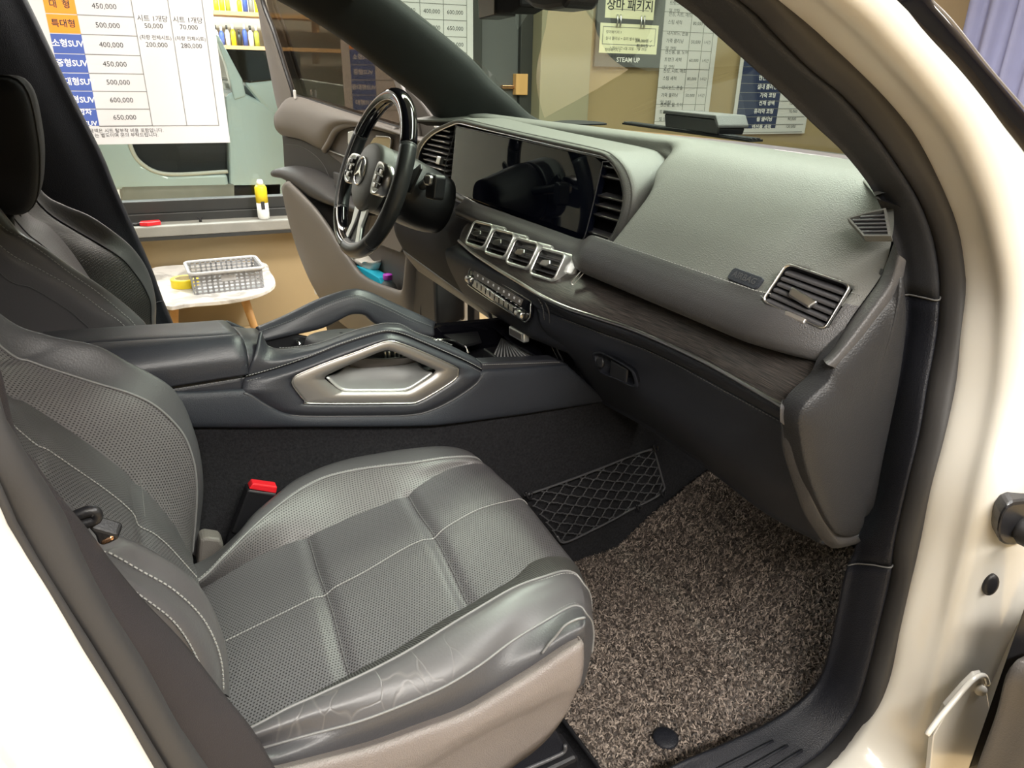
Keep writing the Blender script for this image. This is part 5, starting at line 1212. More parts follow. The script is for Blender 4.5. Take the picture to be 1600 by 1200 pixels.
# silver bezel with the bright bowl
bi = cr(PL([(606, 546), (620, 551), (632, 556), (677, 576), (680, 580), (675, 587), (645, 606), (634, 611), (622, 612), (542, 612), (534, 611), (525, 606), (507, 592), (507, 588), (512, 584), (540, 571), (575, 556), (595, 548)], y=-0.1365), 100, True)
bz = lambda l, dy: [q+V(0, dy, 0) for q in l]
po, pi_ = polar(cr(bez_o, 600, True), 120), polar(cr(bi, 600, True), 120)
gmesh('side_bezel', np.array([bz(po, 0.004), bz(po, -0.003), [u*.93+v*.07+V(0, -0.0045, 0) for u, v in zip(po, pi_)], [u*.5+v*.5+V(0, -0.0045, 0) for u, v in zip(po, pi_)], bz(pi_, -0.0035), bz(pi_, 0.003)]), M['silver_satin'], CON, True)
tube('bezel_edge', bz(bez_o, -0.004), 0.0014, M['silver'], CON, 100, 6, True)
shelf = PL([(538, 575), (560, 580), (590, 579), (630, 575), (654, 569)], y=-0.088)
lowi = PL([(509, 590), (526, 606), (540, 611.5), (580, 612), (625, 611.5), (645, 605), (676, 584)], y=-0.1345)
loft('bowl', [lowi, [(u*.5+v*.5)+V(0, 0.004, -0.004) for u, v in zip(cr(lowi, 40), cr(shelf, 40))], shelf, [q+V(0, 0.006, 0.001) for q in shelf]], M['silver_bright'], CON, 40, 5, thick=-0.003)
for s_, e_ in ((0, 0), (-1, -1)):
    pass
wd = PL([(538, 573), (541, 566), (556, 563), (572, 560), (600, 561), (630, 559), (648, 558), (653, 563), (654, 568), (630, 574), (590, 578), (560, 579)], y=-0.082)
prism('wood_inlay', wd, (0, 0.006, 0), M['wood'], CON, 0.001)
tube('bowl_lip', [q+V(0, 0.002, 0.001) for q in shelf], 0.0014, M['chrome'], CON, 30, 6)
prism('bowl_back', PL([(500, 592), (540, 545), (606, 538), (690, 575), (650, 610), (530, 612)], y=-0.062), (0, 0.004, 0), M['black_plastic'], CON)
tube('tray_edge', PL([(571, 560), (580, 563), (600, 565), (630, 562), (637, 559)], y=-0.072), 0.0018, M['silver_satin'], CON, 24, 6)
for x in (602, 608, 617, 623, 630): box('tray_clip', P(x, 556, y=-0.066), (0.004, 0.004, 0.016), M['silver'], CON, None, 0.001)
# left handle: an arch with an open window under it
cl = cr(PL([(400, 516), (442, 497), (492, 472), (530, 459), (548, 455.5), (560, 455), (580, 460), (617, 477), (655, 494), (682, 507)], y=0.128), 70)
si = cr(PL([(405, 520), (455, 502), (505, 479), (535, 467), (555, 463), (572, 467), (605, 481), (640, 498), (677, 513)], y=0.105), 70)
hb_ = cr(PL([(410, 532), (455, 522), (500, 511), (525, 500), (540, 492), (553, 488), (572, 490), (588, 503), (615, 514), (650, 522), (677, 524)], y=0.098), 70)
loft('handle_top', [[q+V(0, 0.02, -0.045) for q in cl], [q+V(0, 0.012, -0.012) for q in cl], cl, [(u+v)/2+V(0, 0, 0.006) for u, v in zip(cl, si)], si, [(u+v)/2+V(0, -0.002, 0) for u, v in zip(si, hb_)], hb_, [q+V(0, 0.02, -0.004) for q in hb_]], M['console_skin'], CON, 70, 4, sharp=(4,), thick=0.003)
for d in (0.0, 0.006): stitch([q+V(0, -0.004, 0.0035-d) for q in si], M['thread_dim'], CON, 0.0045, 0.003, 0.0006)
tube('window_trim', PL([(595, 507), (586, 514), (566, 517), (556, 515)], y=0.10), 0.0013, M['silver'], CON, 20, 5)
# well between the handles
box('well_floor', (0.22, 0.0, 0.455), (0.36, 0.19, 0.02), M['black_plastic'], CON, None, 0.004)
prism('well_wall', [V(0.05, 0.10, 0.45), V(0.40, 0.10, 0.45), V(0.40, 0.10, 0.468), V(0.22, 0.10, 0.475), V(0.14, 0.10, 0.505), V(0.05, 0.10, 0.52)], (0, 0.01, 0), M['black_plastic'], CON, 0.002)
prc = P(530, 527, z=0.51)
fo = Fr(prc+V(0, 0, -0.03), (0.9, 0.25, -0.12), (-0.25, 0.9, 0))
ro = cr([V(-.055, -.03, 0), V(0, -.045, 0), V(.05, -.032, 0), V(.062, 0, 0), V(.05, .035, 0), V(0, .045, 0), V(-.055, .03, 0), V(-.066, 0, 0)], 40, True)
pr = lambda s, d: [fo(q[0]*s, q[1]*s, d) for q in ro]
gmesh('palm_rest', grid([pr(.92, -0.01), pr(1, 0.0), pr(1.0, 0.018), pr(.93, 0.030), pr(.7, 0.036), pr(.05, 0.038)], 40, 3), M['dash_low'], CON, True)
rc = P(513, 534, z=0.515); tube('controller_ring', [rc+V(0.016*math.cos(t), 0.016*math.sin(t), 0) for t in np.linspace(0, 2*math.pi, 25)[:-1]], 0.003, M['silver'], CON, None, 6, True)
for x, y, w in ((440, 543, .03), (452, 543, .014), (462, 538, .010), (470, 534, .009), (476, 541, .02), (488, 538, .012)):
    box('console_switch', P(x, y, z=0.476), (w, 0.014, 0.022), M['silver' if w < .025 and x not in (476,) else 'silver_bright'], CON, None, 0.002)
tube('switch_lever', [P(463, 541, z=0.475), P(463, 533, z=0.497), P(471, 541, z=0.49), P(478, 546, z=0.475)], 0.003, M['chrome'], CON, 14, 6)
tube('corner_trim', PL([(406, 520), (409, 532), (417, 541), (426, 545)], y=-0.05), 0.0022, M['silver'], CON, 16, 6)
# front tray with rails, mat and cup holder ring
box('tray_floor', (0.525, 0.0, 0.405), (0.235, 0.20, 0.02), M['black_plastic'], CON, None, 0.003)
prism('tray_rail', [V(0.425, 0.128, 0.478), V(0.62, 0.128, 0.468), V(0.66, 0.128, 0.40), V(0.40, 0.128, 0.36), V(0.40, 0.128, 0.47)], (0, -0.022, 0), M['piano'], CON, 0.003)
prism('tray_rail', [P(x, y, y=-0.128) for x, y in ((752, 567), (800, 565), (868, 562), (890, 571), (882, 576), (800, 581), (754, 583))], (0, 0.03, 0), M['console_skin'], CON, 0.003)
for y0, y1 in ((569, 566), (578, 572)): stitch([P(754, y0+1, y=-0.1295), P(800, (y0*2+y1)/3+.5, y=-0.1295), P(878, y1, y=-0.1295)], M['thread'], CON, 0.0045, 0.003, 0.0006)
q0 = P(712, 548, z=0.452)
tube('cup_ring', cr(PL([(672, 533), (690, 531), (712, 534), (727, 541), (732, 552)], z=0.458), 30), 0.0028, M['chrome'], CON, None, 8)
mt_ = PL([(770, 564), (784, 532), (800, 540), (836, 561)], z=0.437)
M['ribbed_mat'] = mat('ribbed_mat', (0.20, 0.205, 0.205), 0.55, grain=(300, 'noise'), bump=0.2)
prism('tray_mat', mt_, (0, 0, 0.003), M['black_plastic'], CON, 0.001)
for k in range(12):
    t = k/11; a = mt_[0]*(1-t)+mt_[3]*t; b = mt_[1]*(1-t)+mt_[2]*t
    tube('mat_rib', [a+V(0, 0, 0.004), b+V(0, 0, 0.004)], 0.0019, M['ribbed_mat'], CON, 2, 5)
prism('tray_lid', [P(x, y, z=0.452) for x, y in ((768, 512), (782, 508), (840, 545), (850, 560), (838, 560), (800, 538))], (0, 0, 0.006), M['piano'], CON, 0.002)
prism('roller_cover', [V(0.44, 0.10, 0.455), V(0.52, 0.10, 0.450), V(0.50, 0.04, 0.450), V(0.45, 0.02, 0.455)], (0, 0, 0.006), M['black_plastic'], CON, 0.002)
box('divider', (0.462, -0.075, 0.452), (0.006, 0.05, 0.05), M['black_plastic'], CON, None, 0.002)
lb_ = Fr(P(808, 522, x=0.545), P(826, 531, x=0.545)-P(793, 513, x=0.545), V(0, 0, 1))
box('tray_latch', lb_(0, 0, -0.004), (0.062, 0.020, 0.014), M['silver_bright'], CON, lb_.ax, 0.003)
box('latch_slot', lb_(0.0, 0.001, 0.0035), (0.048, 0.012, 0.002), M['silver_satin'], CON, lb_.ax, 0.001)
# hard lower side panel
pan_t = cr(PL([(120, 616), (255, 616), (300, 617), (380, 613), (395, 618), (412, 630), (442, 645), (480, 650), (555, 650), (630, 649), (667, 643), (705, 626), (742, 601), (756, 584), (800, 580), (888, 573)], y=-0.131), 100)
pan_b = cr(PL([(120, 668), (255, 666), (300, 664), (400, 664), (550, 664), (650, 663), (700, 660), (800, 646), (880, 634), (945, 624)], y=-0.134), 100)
loft('side_panel', [[q+V(0, 0.006, 0) for q in pan_t], pan_t, [(u+v)/2+V(0, -0.003, 0) for u, v in zip(pan_t, pan_b)], pan_b, [q+V(0, 0.012, -0.004) for q in pan_b]], M['console_side'], CON, 100, 3, thick=0.003)
prism('far_side_panel', [V(-0.34, 0.132, 0.54), V(0.03, 0.132, 0.54), V(0.12, 0.132, 0.48), V(0.4, 0.132, 0.46), V(0.64, 0.132, 0.46), V(0.70, 0.132, 0.36), V(0.3, 0.132, 0.38), V(-0.34, 0.132, 0.45)], (0, -0.01, 0), M['console_side'], CON, 0.003)
# ================================================================ passenger seat
def PZ(l): return [P(a, b, z=c) for a, b, c in l]
SEAT = thing('passenger_seat', 'dark perforated leather passenger seat filling the near side of the cabin', 'seat')
def front(l, dx=0.012):
    e = l[-1]; return l+[e+V(dx, 0, -0.022), e+V(dx*1.3, 0, -0.06), e+V(dx*0.6, 0, -0.12)]
def rear(l, n=2):
    a, b = l[0], l[1]; d = nrm((a-b)*(1, 0.5, 0)); return [a+d*0.10, a+d*0.05]+l
C0 = PZ([(330, 868, .325), (372, 832, .335), (400, 800, .345), (435, 772, .35), (462, 750, .352), (500, 732, .352), (550, 716, .35), (600, 707, .348), (650, 700, .346), (687, 697, .343), (715, 700, .338), (737, 710, .330)])
C1 = PZ([(311, 908, .335), (350, 871, .345), (400, 820, .352), (450, 780, .357), (500, 750, .360), (550, 736, .359), (600, 729, .357), (650, 724, .354), (700, 716, .349), (735, 714, .344), (748, 718, .336)])
C2 = PZ([(322, 916, .308), (400, 871, .312), (450, 850, .314), (500, 830, .316), (550, 807, .319), (600, 787, .323), (637, 771, .327), (675, 747, .332), (712, 730, .336), (745, 724, .338), (764, 729, .331)])
C3 = PZ([(330, 1019, .312), (400, 985, .314), (450, 960, .316), (507, 931, .318), (570, 900, .321), (637, 860, .326), (677, 842, .330), (712, 820, .334), (750, 800, .338), (795, 788, .336), (816, 786, .326)])
C4 = PZ([(385, 1140, .313), (475, 1092, .315), (542, 1055, .317), (600, 1025, .319), (650, 995, .321), (730, 945, .327), (800, 905, .334), (832, 878, .339), (862, 870, .339), (884, 872, .333), (897, 880, .324)])
C5 = PZ([(385, 1141, .345), (450, 1107, .348), (500, 1085, .350), (575, 1050, .353), (650, 1010, .356), (725, 965, .359), (800, 921, .361), (850, 902, .357), (880, 893, .350), (899, 897, .342), (911, 912, .332)])
C56 = PZ([(400, 1150, .345), (475, 1120, .348), (550, 1092, .350), (625, 1056, .352), (700, 1018, .354), (775, 970, .357), (835, 935, .355), (885, 915, .348), (906, 916, .341), (914, 932, .333)])
C6 = PZ([(395, 1173, .325), (415, 1167, .326), (475, 1150, .328), (550, 1130, .330), (600, 1112, .331), (650, 1092, .332), (700, 1070, .333), (750, 1040, .335), (800, 1003, .338), (850, 972, .340), (890, 948, .338), (907, 947, .335), (915, 957, .329)])
C7 = [P(a, b, y=-.648) for a, b in ((400, 1192), (432, 1190), (500, 1173), (575, 1153), (650, 1126), (725, 1096), (800, 1051), (840, 1026), (880, 997), (905, 983), (914, 976))]
C8 = [q+V(0, 0.01, -0.05) for q in C7]
rowsC = [[q+V(0, 0.03, -0.16) for q in C0], [q+V(0, 0.006, -0.05) for q in C0], C0, C1, C2, C3, C4, C5, C56, C6, C7, C8]
rowsC = [rear(front(r)) if i < 10 else rear(r)+[r[-1]+V(0.004, 0.004, -0.02), r[-1]+V(-0.004, 0.006, -0.06), r[-1]+V(-0.014, 0.006, -0.12)] for i, r in enumerate(rowsC)]
NS = 220; MS = 10
CG = grid(rowsC, NS, MS, sharp=(4, 6))
def groove(G, line, w, d, ax=2, sgn=-1, lo=0, hi=None):
    L = np.array(cr(line, 80)); q = G[lo:hi].reshape(-1, 3)
    ds = np.full(len(q), 9.0)
    for p in L: ds = np.minimum(ds, np.linalg.norm((q-p)[:, :2] if ax == 2 else (q-p), axis=1))
    q[:, ax] += sgn*d*np.exp(-(ds/w)**2)
    G[lo:hi] = q.reshape(G[lo:hi].shape)
s1 = PZ([(480, 842, .316), (495, 897, .319), (507, 931, .318), (520, 972, .319), (532, 1020, .318), (542, 1053, .317)])
s2 = PZ([(636, 772, .327), (655, 808, .329), (677, 841, .330), (693, 870, .331), (710, 902, .330), (722, 928, .328), (730, 944, .327)])
lo_, hi_ = 4*MS, 6*MS+1
# soft cushions between the seams
for G0_, a in ((CG, 1),):
    q = G0_[lo_:hi_]; t = np.linspace(0, 2*math.pi, hi_-lo_); q[:, :, 2] += (0.0035*(1-np.cos(t)))[:, None]
    G0_[lo_:hi_] = q
for s_ in (s1, s2): groove(CG, s_, 0.010, 0.006, lo=lo_, hi=hi_)
groove(CG, C3, 0.008, 0.002, lo=lo_+4, hi=hi_-4)
rn = random.Random(5)
for i in range(CG.shape[0]):
    for j in range(NS):
        p = CG[i, j]; CG[i, j, 2] += 0.0022*noise.noise(Vector((p[0]*9, p[1]*9, 2)))
def zone(G, a, b): return G[a*MS:b*MS+1]
cush = gmesh('seat_cushion', zone(CG, 4, 6), M['perf'], SEAT)
gmesh('inner_bolster', zone(CG, 0, 3), M['leather_smooth'], cush); gmesh('bolster_insert', zone(CG, 3, 4), M['perf_bolster'], cush)
gmesh('ribbed_gusset', zone(CG, 6, 7), M['ribbed'], cush); gmesh('outer_bolster', zone(CG, 7, 9), M['worn'], cush)
gmesh('side_band', zone(CG, 9, 11), M['leather'], cush)
def rowof(G, k, off=(0, 0, 0), a=0.08, b=0.93):
    r = G[k*MS]; n = len(r); return [q+np.array(off) for q in r[int(a*n):int(b*n)]]
tube('piping', rowof(CG, 3, (0, 0, 0.0008)), 0.0017, M['piping'], cush, None, 6)
tube('piping', rowof(CG, 7, (0, 0, 0.0008)), 0.0017, M['piping'], cush, None, 6)
tube('piping', rowof(CG, 9, (0, -0.0005, 0.0004)), 0.0015, M['piping'], cush, None, 6)
stitch([q+V(0, 0.004, 0.0008) for q in rowof(CG, 3)], M['thread'], cush, 0.0045, 0.003, 0.0006)
stitch([q+V(0, -0.004, 0.0002) for q in rowof(CG, 7)], M['thread'], cush, 0.0045, 0.003, 0.0006)
stitch([q+V(0, 0.0, -0.0055) for q in rowof(CG, 9)], M['thread'], cush, 0.0045, 0.003, 0.0006)
stitch([q+V(0, 0.004, 0.0012) for q in rowof(CG, 9)], M['thread_dim'], cush, 0.0045, 0.003, 0.0005)
def onG(line, G, lo, hi, up):
    q = G[lo:hi].reshape(-1, 3); out = []
    for p in cr(line, 60):
        j = int(np.argmin(np.linalg.norm((q-p)[:, :2], axis=1))); out.append(V(p[0], p[1], q[j, 2])+np.array(up))
    for k in range(2): out = [out[0]]+[(out[i-1]+out[i]*2+out[i+1])/4 for i in range(1, len(out)-1)]+[out[-1]]
    return out
c3l = rowof(CG, 5, (0, 0, 0.0016), 0.10, 0.90)
stitch(c3l, M['thread'], cush, 0.0042, 0.0032, 0.0008)
for s_ in (s1, s2): stitch(onG(s_, CG, lo_, hi_, (0.003, 0, 0.0016)), M['thread_dim'], cush, 0.0042, 0.003, 0.0006)
# hard side cover and rail
t0 = [P(a, b, y=-.640) for a, b in ((380, 1205), (432, 1194), (500, 1177), (575, 1157), (650, 1130), (725, 1101), (800, 1056), (840, 1030), (880, 1003), (900, 994))]
t1 = [P(a, b, y=-.664) for a, b in ((380, 1222), (432, 1212), (500, 1196), (575, 1176), (650, 1150), (725, 1121), (800, 1078), (840, 1054), (880, 1026), (906, 1008))]
t2 = [P(a, b, y=-.668) for a, b in ((380, 1290), (432, 1276), (500, 1254), (575, 1226), (650, 1197), (725, 1151), (800, 1112), (837, 1096), (872, 1078), (902, 1066))]
t3 = [P(a, b, y=-.664) for a, b in ((380, 1300), (432, 1286), (500, 1264), (575, 1236), (650, 1207), (725, 1161), (800, 1122), (835, 1104), (868, 1090), (896, 1080))]
t4 = [P(a, b, y=-.655) for a, b in ((380, 1480), (432, 1440), (500, 1400), (575, 1360), (650, 1310), (725, 1260), (795, 1198), (830, 1172), (858, 1145), (880, 1112))]
def fwd(r, d): return [r[0]+V(-0.12, 0, 0.0)]+r+[r[-1]+V(0.006, 0.02, -0.004), r[-1]+V(0.002, 0.05, -0.008)]
sc_ = loft('side_cover', [[q+V(0, 0.03, 0.0) for q in fwd(t0, 0)], fwd(t0, 0), [(u+v)/2+V(0, -0.006, 0.003) for u, v in zip(fwd(t0, 0), fwd(t1, 0))], fwd(t1, 0), [(u+v)/2+V(0, -0.003, 0) for u, v in zip(fwd(t1, 0), fwd(t2, 0))], fwd(t2, 0), fwd(t3, 0), fwd(t4, 0)], M['seat_plastic'], SEAT, 70, 4, sharp=(5, 6), thick=0.004)
tube('cover_joint', [q+V(0, -0.001, 0) for q in t3], 0.0012, M['ink'], sc_, 40, 5)
fl_ = [P(a, b, y=-.650) for a, b in ((847, 1021), (858, 1006), (867, 996), (882, 978), (900, 968), (914, 965))]
tube('flap_edge', fl_, 0.0016, M['piping'], cush, 30, 6)
box('seat_rail', (0.10, -0.60, 0.055), (0.46, 0.05, 0.05), M['black_plastic'], SEAT, None, 0.006)
rl = [P(a, b, y=-.615) for a, b in ((866, 1136), (874, 1150), (883, 1166), (880, 1176), (862, 1186), (830, 1200), (790, 1215), (790, 1190), (840, 1165))]
rb_ = prism('rail_cover', rl, (0, 0.05, 0), M['trim_dark'], SEAT, 0.004)
tube('rail_edge', [P(a, b, y=-.617) for a, b in ((883, 1164), (881, 1175), (862, 1185), (830, 1199), (800, 1212))], 0.003, M['slat'], rb_, 24, 6)
box('seat_rail', (0.10, -0.20, 0.055), (0.46, 0.05, 0.05), M['black_plastic'], SEAT, None, 0.006)
box('seat_base', (0.08, -0.40, 0.18), (0.42, 0.36, 0.16), M['black_matte'], SEAT, None, 0.02)
# backrest
def upx(r, top=0.92):
    a = r[0]; n = (top-a[2]); return [a+V(-0.50*n, 0, n), a+V(-0.54*n*0.5, 0, n*0.5)]+r
def PYs(l, y): return [P(a, b, y=y) for a, b in l]
B0 = upx(PYs([(0, 490), (75, 525), (150, 542), (200, 567), (255, 596), (280, 620), (297, 655), (310, 705), (316, 762), (312, 812), (304, 872)], -.165))
B1 = upx(PYs([(0, 542), (50, 567), (125, 592), (150, 600), (200, 615), (237, 632), (265, 655), (287, 682), (300, 715), (306, 750), (306, 795), (300, 866)], -.195))
B2 = upx(PYs([(0, 607), (37, 627), (100, 667), (150, 702), (207, 747), (240, 780), (270, 817), (290, 852), (302, 874)], -.245))
B3 = upx(PYs([(20, 680), (62, 707), (112, 741), (150, 767), (185, 795), (217, 827), (250, 855), (287, 895), (300, 910)], -.385))
B4 = [V(q[0]+0.004, -.525, q[2]) for q in B2]
B5 = upx(PYs([(135, 812), (185, 836), (217, 850), (266, 878), (297, 902), (318, 927), (336, 962), (350, 1004), (357, 1046), (359, 1090)], -.575))
B6 = upx(PYs([(120, 842), (168, 864), (217, 892), (266, 920), (308, 958), (332, 997), (345, 1039), (348, 1085)], -.605))
B7 = upx(PYs([(110, 862), (160, 893), (231, 941), (273, 976), (304, 1025), (325, 1080), (330, 1110)], -.632))
B8 = [q+V(-0.05, -0.004, 0.0) for q in B7]
rowsB = [[q+V(-0.13, 0.0, 0) for q in B0], [q+V(-0.03, 0.008, 0) for q in B0], B0, B1, B2, B3, B4, B5, B6, B7, B8, [q+V(-0.14, 0.01, 0) for q in B7]]
BG = grid(rowsB, 150, MS, sharp=(4, 6))
q = BG[4*MS:6*MS+1]; t = np.linspace(0, 2*math.pi, 2*MS+1); q[:, :, 0] += (0.004*(1-np.cos(t)))[:, None]; BG[4*MS:6*MS+1] = q
sb = PYs([(205, 745), (210, 757), (217, 795), (220, 827), (217, 852), (214, 880)], -.30); sb = [V(q[0], y, q[2]) for q, y in zip(sb, (-.25, -.28, -.33, -.385, -.43, -.50))]
groove(BG, [V(-0.147, -.25, .455), V(-0.147, -.32, .47), V(-0.148, -.385, .467), V(-0.147, -.45, .462), V(-0.147, -.52, .455)], 0.011, 0.005, 0, -1, 4*MS, 6*MS+1)
groove(BG, [V(q[0], q[1], q[2]) for q in B3[2:]], 0.008, 0.002, 0, -1, 4*MS, 6*MS+1)
bk = gmesh('backrest', zone(BG, 4, 6), M['perf'], SEAT)
gmesh('inner_bolster', zone(BG, 0, 3), M['leather'], bk); gmesh('bolster_insert', zone(BG, 3, 4), M['perf_bolster'], bk)
gmesh('bolster_insert', zone(BG, 6, 7), M['perf_bolster'], bk); gmesh('outer_bolster', zone(BG, 7, 11), M['leather_smooth'], bk)
tube('piping', [q+V(0.0008, 0, 0.0008) for q in BG[3*MS][18:]], 0.0017, M['piping'], bk, None, 6)
stitch([q+V(0.001, 0.004, 0.001) for q in BG[3*MS][18:]], M['thread'], bk, 0.0045, 0.003, 0.0006)
stitch([q+V(0.001, 0, 0.001) for q in BG[5*MS][18:]], M['thread'], bk, 0.0042, 0.003, 0.0008)
for k in (8, 9): stitch([q+V(0.001, -0.001, 0.001) for q in BG[k*MS][18:]], M['thread'], bk, 0.0052, 0.0034, 0.0009)
stitch([V(-0.1445, -.26, .462), V(-0.143, -.32, .472), V(-0.1435, -.375, .470)], M['thread_dim'], bk, 0.0042, 0.003, 0.0006)
prism('recliner_cover', [P(a, b, y=-.168) for a, b in ((305, 870), (309, 828), (318, 824), (340, 827), (346, 836), (345, 846), (318, 878))], (0, -0.03, 0), M['door_light'], SEAT, 0.006)
# belt buckle between seat and console
bu = thing('belt_buckle', 'black seat belt buckle with red release button beside the passenger seat', 'buckle')
fbk = Fr(P(398, 788, y=-.160), P(421, 762, y=-.160)-P(376, 756, y=-.160), V(-0.25, 0, 1))
prism('buckle_body', [fbk(a, b, -0.012) for a, b in ((-.024, -.050), (.014, -.050), (.026, -.03), (.025, .028), (-.022, .030))], fbk.n*0.024, M['black_plastic'], bu, 0.004)
prism('release_button', [fbk(a, b, -0.008) for a, b in ((-.020, .030), (.024, .028), (.022, .040), (-.017, .040))], fbk.n*0.018, M['red'], bu, 0.002)
box('buckle_face', fbk(0.001, 0.028, 0.0125), (0.042, 0.003, 0.002), M['slat'], bu, fbk.ax, 0.0005)
text('lettering', [('PRESS', 0, -0.022, 0.006)], Fr(fbk.o, fbk.x, fbk.y), M['slat'], bu, 0.0125)
box('buckle_stalk', fbk(-0.01, -0.085, 0), (0.03, 0.08, 0.012), M['black_matte'], bu, fbk.ax, 0.003)

# ================================================================ driver seat
DS = thing('driver_seat', 'black perforated leather driver seat seen past the centre console', 'seat')
def dn(r, ex=0.25):
    a, b = r[-2], r[-1]; d = nrm((b-a)); d = nrm((d[0]*0.6+0.05, 0, -1)); return r+[b+d*ex*0.5, b+d*ex]
def UP2(r, top=0.80):
    a = r[0]; n = max(0.02, top-a[2]); return [a+V(-0.45*n, 0, n)]+r
E1 = dn(PYs([(0, 427), (50, 450), (100, 480), (125, 500), (147, 524)], .158))
E2 = dn(PYs([(0, 385), (62, 422), (112, 450), (160, 485), (200, 517)], .160))
E2b = dn(PYs([(0, 352), (32, 372), (75, 402), (112, 430), (150, 456), (187, 487), (214, 514)], .166))
E3 = dn(PYs([(0, 325), (32, 362), (75, 390), (112, 417), (150, 442), (187, 470), (217, 497), (232, 518)], .188))
E5 = dn(PYs([(32, 355), (60, 380), (87, 402), (112, 425), (135, 446), (160, 472)], .375))
E6 = dn(PYs([(41, 330), (75, 352), (108, 388), (142, 437), (170, 480)], .505))
E4 = [V(q[0], .245, q[2]) for q in E6]
E7 = dn(PYs([(55, 312), (80, 337), (120, 362), (155, 382), (190, 405), (212, 430), (225, 450), (235, 475), (237, 516)], .56))
E8 = dn(PYs([(67, 300), (100, 320), (140, 337), (175, 360), (205, 385), (225, 412), (236, 440), (240, 475), (240, 516)], .585))
rowsE = [[q+V(-0.20, 0.01, 0) for q in E1], E1, E2, E2b, E3, E4, E5, E6, E7, E8, [q+V(-0.05, 0.008, 0) for q in E8], [q+V(-0.2, 0.0, 0) for q in E8]]
rowsE = [UP2(r) for r in rowsE]
EG = grid(rowsE, 90, MS, sharp=(5, 7))
db_ = gmesh('backrest', zone(EG, 5, 7), M['perf_bolster'], DS)
gmesh('inner_bolster', zone(EG, 0, 4), M['leather_smooth'], db_); gmesh('bolster_insert', zone(EG, 4, 5), M['perf_bolster'], db_)
M['perf_dark'] = perf('perf_dark', (0.040, 0.037, 0.035), 0.45, 0.0052, 0.30)
gmesh('bolster_insert', zone(EG, 7, 8), M['perf_dark'], db_); gmesh('outer_bolster', zone(EG, 8, 11), M['leather_smooth'], db_)
for k, d in ((2, 0.0), (3, 0.003)): stitch([q+V(0.001, -0.001, 0.001) for q in EG[k*MS][8:70]], M['thread'], db_, 0.006, 0.004, 0.0007)
tube('seam_cord', [q+V(0.001, 0, 0.001) for q in EG[8*MS][8:70]], 0.0014, M['ink'], db_, None, 6)
stitch([q+V(0.0, 0.005, 0.002) for q in EG[8*MS][8:70]], M['thread_dim'], db_, 0.006, 0.004, 0.0006)
tube('seam_cord', [q+V(0.001, 0, 0.001) for q in EG[6*MS][8:60]], 0.0012, M['ink'], db_, None, 6)
tube('seam_cord', [q+V(0.0, -0.001, 0.0) for q in EG[1*MS][8:70]], 0.0012, M['slat'], db_, None, 6)
box('seat_cushion', (0.14, 0.375, 0.27), (0.46, 0.42, 0.12), M['leather'], DS, None, 0.04)
box('seat_base', (0.12, 0.375, 0.11), (0.40, 0.36, 0.20), M['black_matte'], DS, None, 0.02)
# headrest: suede pad
hp = PYs([(-8, 118), (25, 122), (40, 136), (50, 160), (58, 200), (63, 240), (62, 290), (54, 320), (36, 334), (5, 333)], .30)
hb2 = [V(-0.335, .30, .735), V(-0.35, .30, .84), V(-0.335, .30, .93)]
prof = cr(hp+hb2, 60, True); hc = np.mean(np.array(prof), 0)
HG = [[V(hc[0]+(q[0]-hc[0])*s, y, hc[2]+(q[2]-hc[2])*s) for q in prof] for y, s in ((.235, .35), (.238, .72), (.25, .90), (.285, .985), (.375, 1.0), (.46, .985), (.495, .90), (.507, .72), (.51, .35))]
M['suede'] = mat('suede', (0.012, 0.012, 0.014), 0.85, grain=(500, 'noise'), bump=0.5, var=0.2, vscale=12)
hd = gmesh('headrest', grid(HG, 60, 4), M['suede'], DS, True, cap=True)
tube('headrest_seam', [q+V(0.001, 0, 0.001) for q in grid(HG, 60, 4)[12]], 0.0016, M['black_plastic'], hd, None, 6, True)
for y in (.31, .44): tube('headrest_post', [V(-0.275, y, .75), V(-0.29, y, .62)], 0.007, M['black_plastic'], DS, 2, 10)

# ================================================================ seat belt by the near pillar
SB = thing('seat_belt', 'dark seat belt webbing hanging down beside the near door pillar', 'seat belt')
bl = PYs([(-60, 470), (0, 655), (37, 704), (62, 742), (95, 795), (112, 838), (154, 927), (217, 1025), (266, 1116), (322, 1205), (380, 1290)], -.735)
br = PYs([(-40, 560), (20, 672), (42, 712), (70, 752), (108, 798), (136, 825), (175, 878), (224, 937), (290, 1007), (350, 1084), (395, 1140), (430, 1200), (470, 1270)], -.700)
tp_, bt_ = (bl[0]+br[0])/2, (bl[-1]+br[-1])/2
bl = [V(-0.30, -.66, 1.05)]+bl; br = [V(-0.26, -.63, 1.05)]+br
loft('webbing', [[q+V(-0.012, 0.0, 0) for q in bl], bl, [(u*.5+v*.5)+V(0.002, -0.002, 0) for u, v in zip(cr(bl, 80), cr(br, 80))], br], M['webbing'], SB, 80, 5, thick=0.0025)
rg = PYs([(100, 822), (104, 815), (115, 808), (134, 800), (146, 799), (151, 804), (149, 811), (138, 816), (126, 820), (112, 826)], -.692)
tube('belt_guide', rg, 0.0042, M['black_plastic'], SB, 60, 10, True)
tg_ = PYs([(134, 822), (160, 829), (184, 836), (186, 843), (172, 850), (160, 854), (152, 850), (148, 838)], -.69)
tn = prism('belt_tongue', tg_, (0.004, 0.010, 0.004), M['black_plastic'], SB, 0.002)
prism('tongue_glint', PYs([(156, 849), (174, 840), (178, 844), (160, 853)], -.691), (0.003, 0.004, 0.004), M['copper'], tn, 0.001)  # copper patch standing in for a reflection on the tongue
prism('guide_glint', PYs([(132, 819), (146, 812), (147, 817), (137, 822)], -.694), (0.002, 0.004, 0.003), M['copper'], SB, 0.001)  # second copper patch, a reflection modelled beside the guide loop
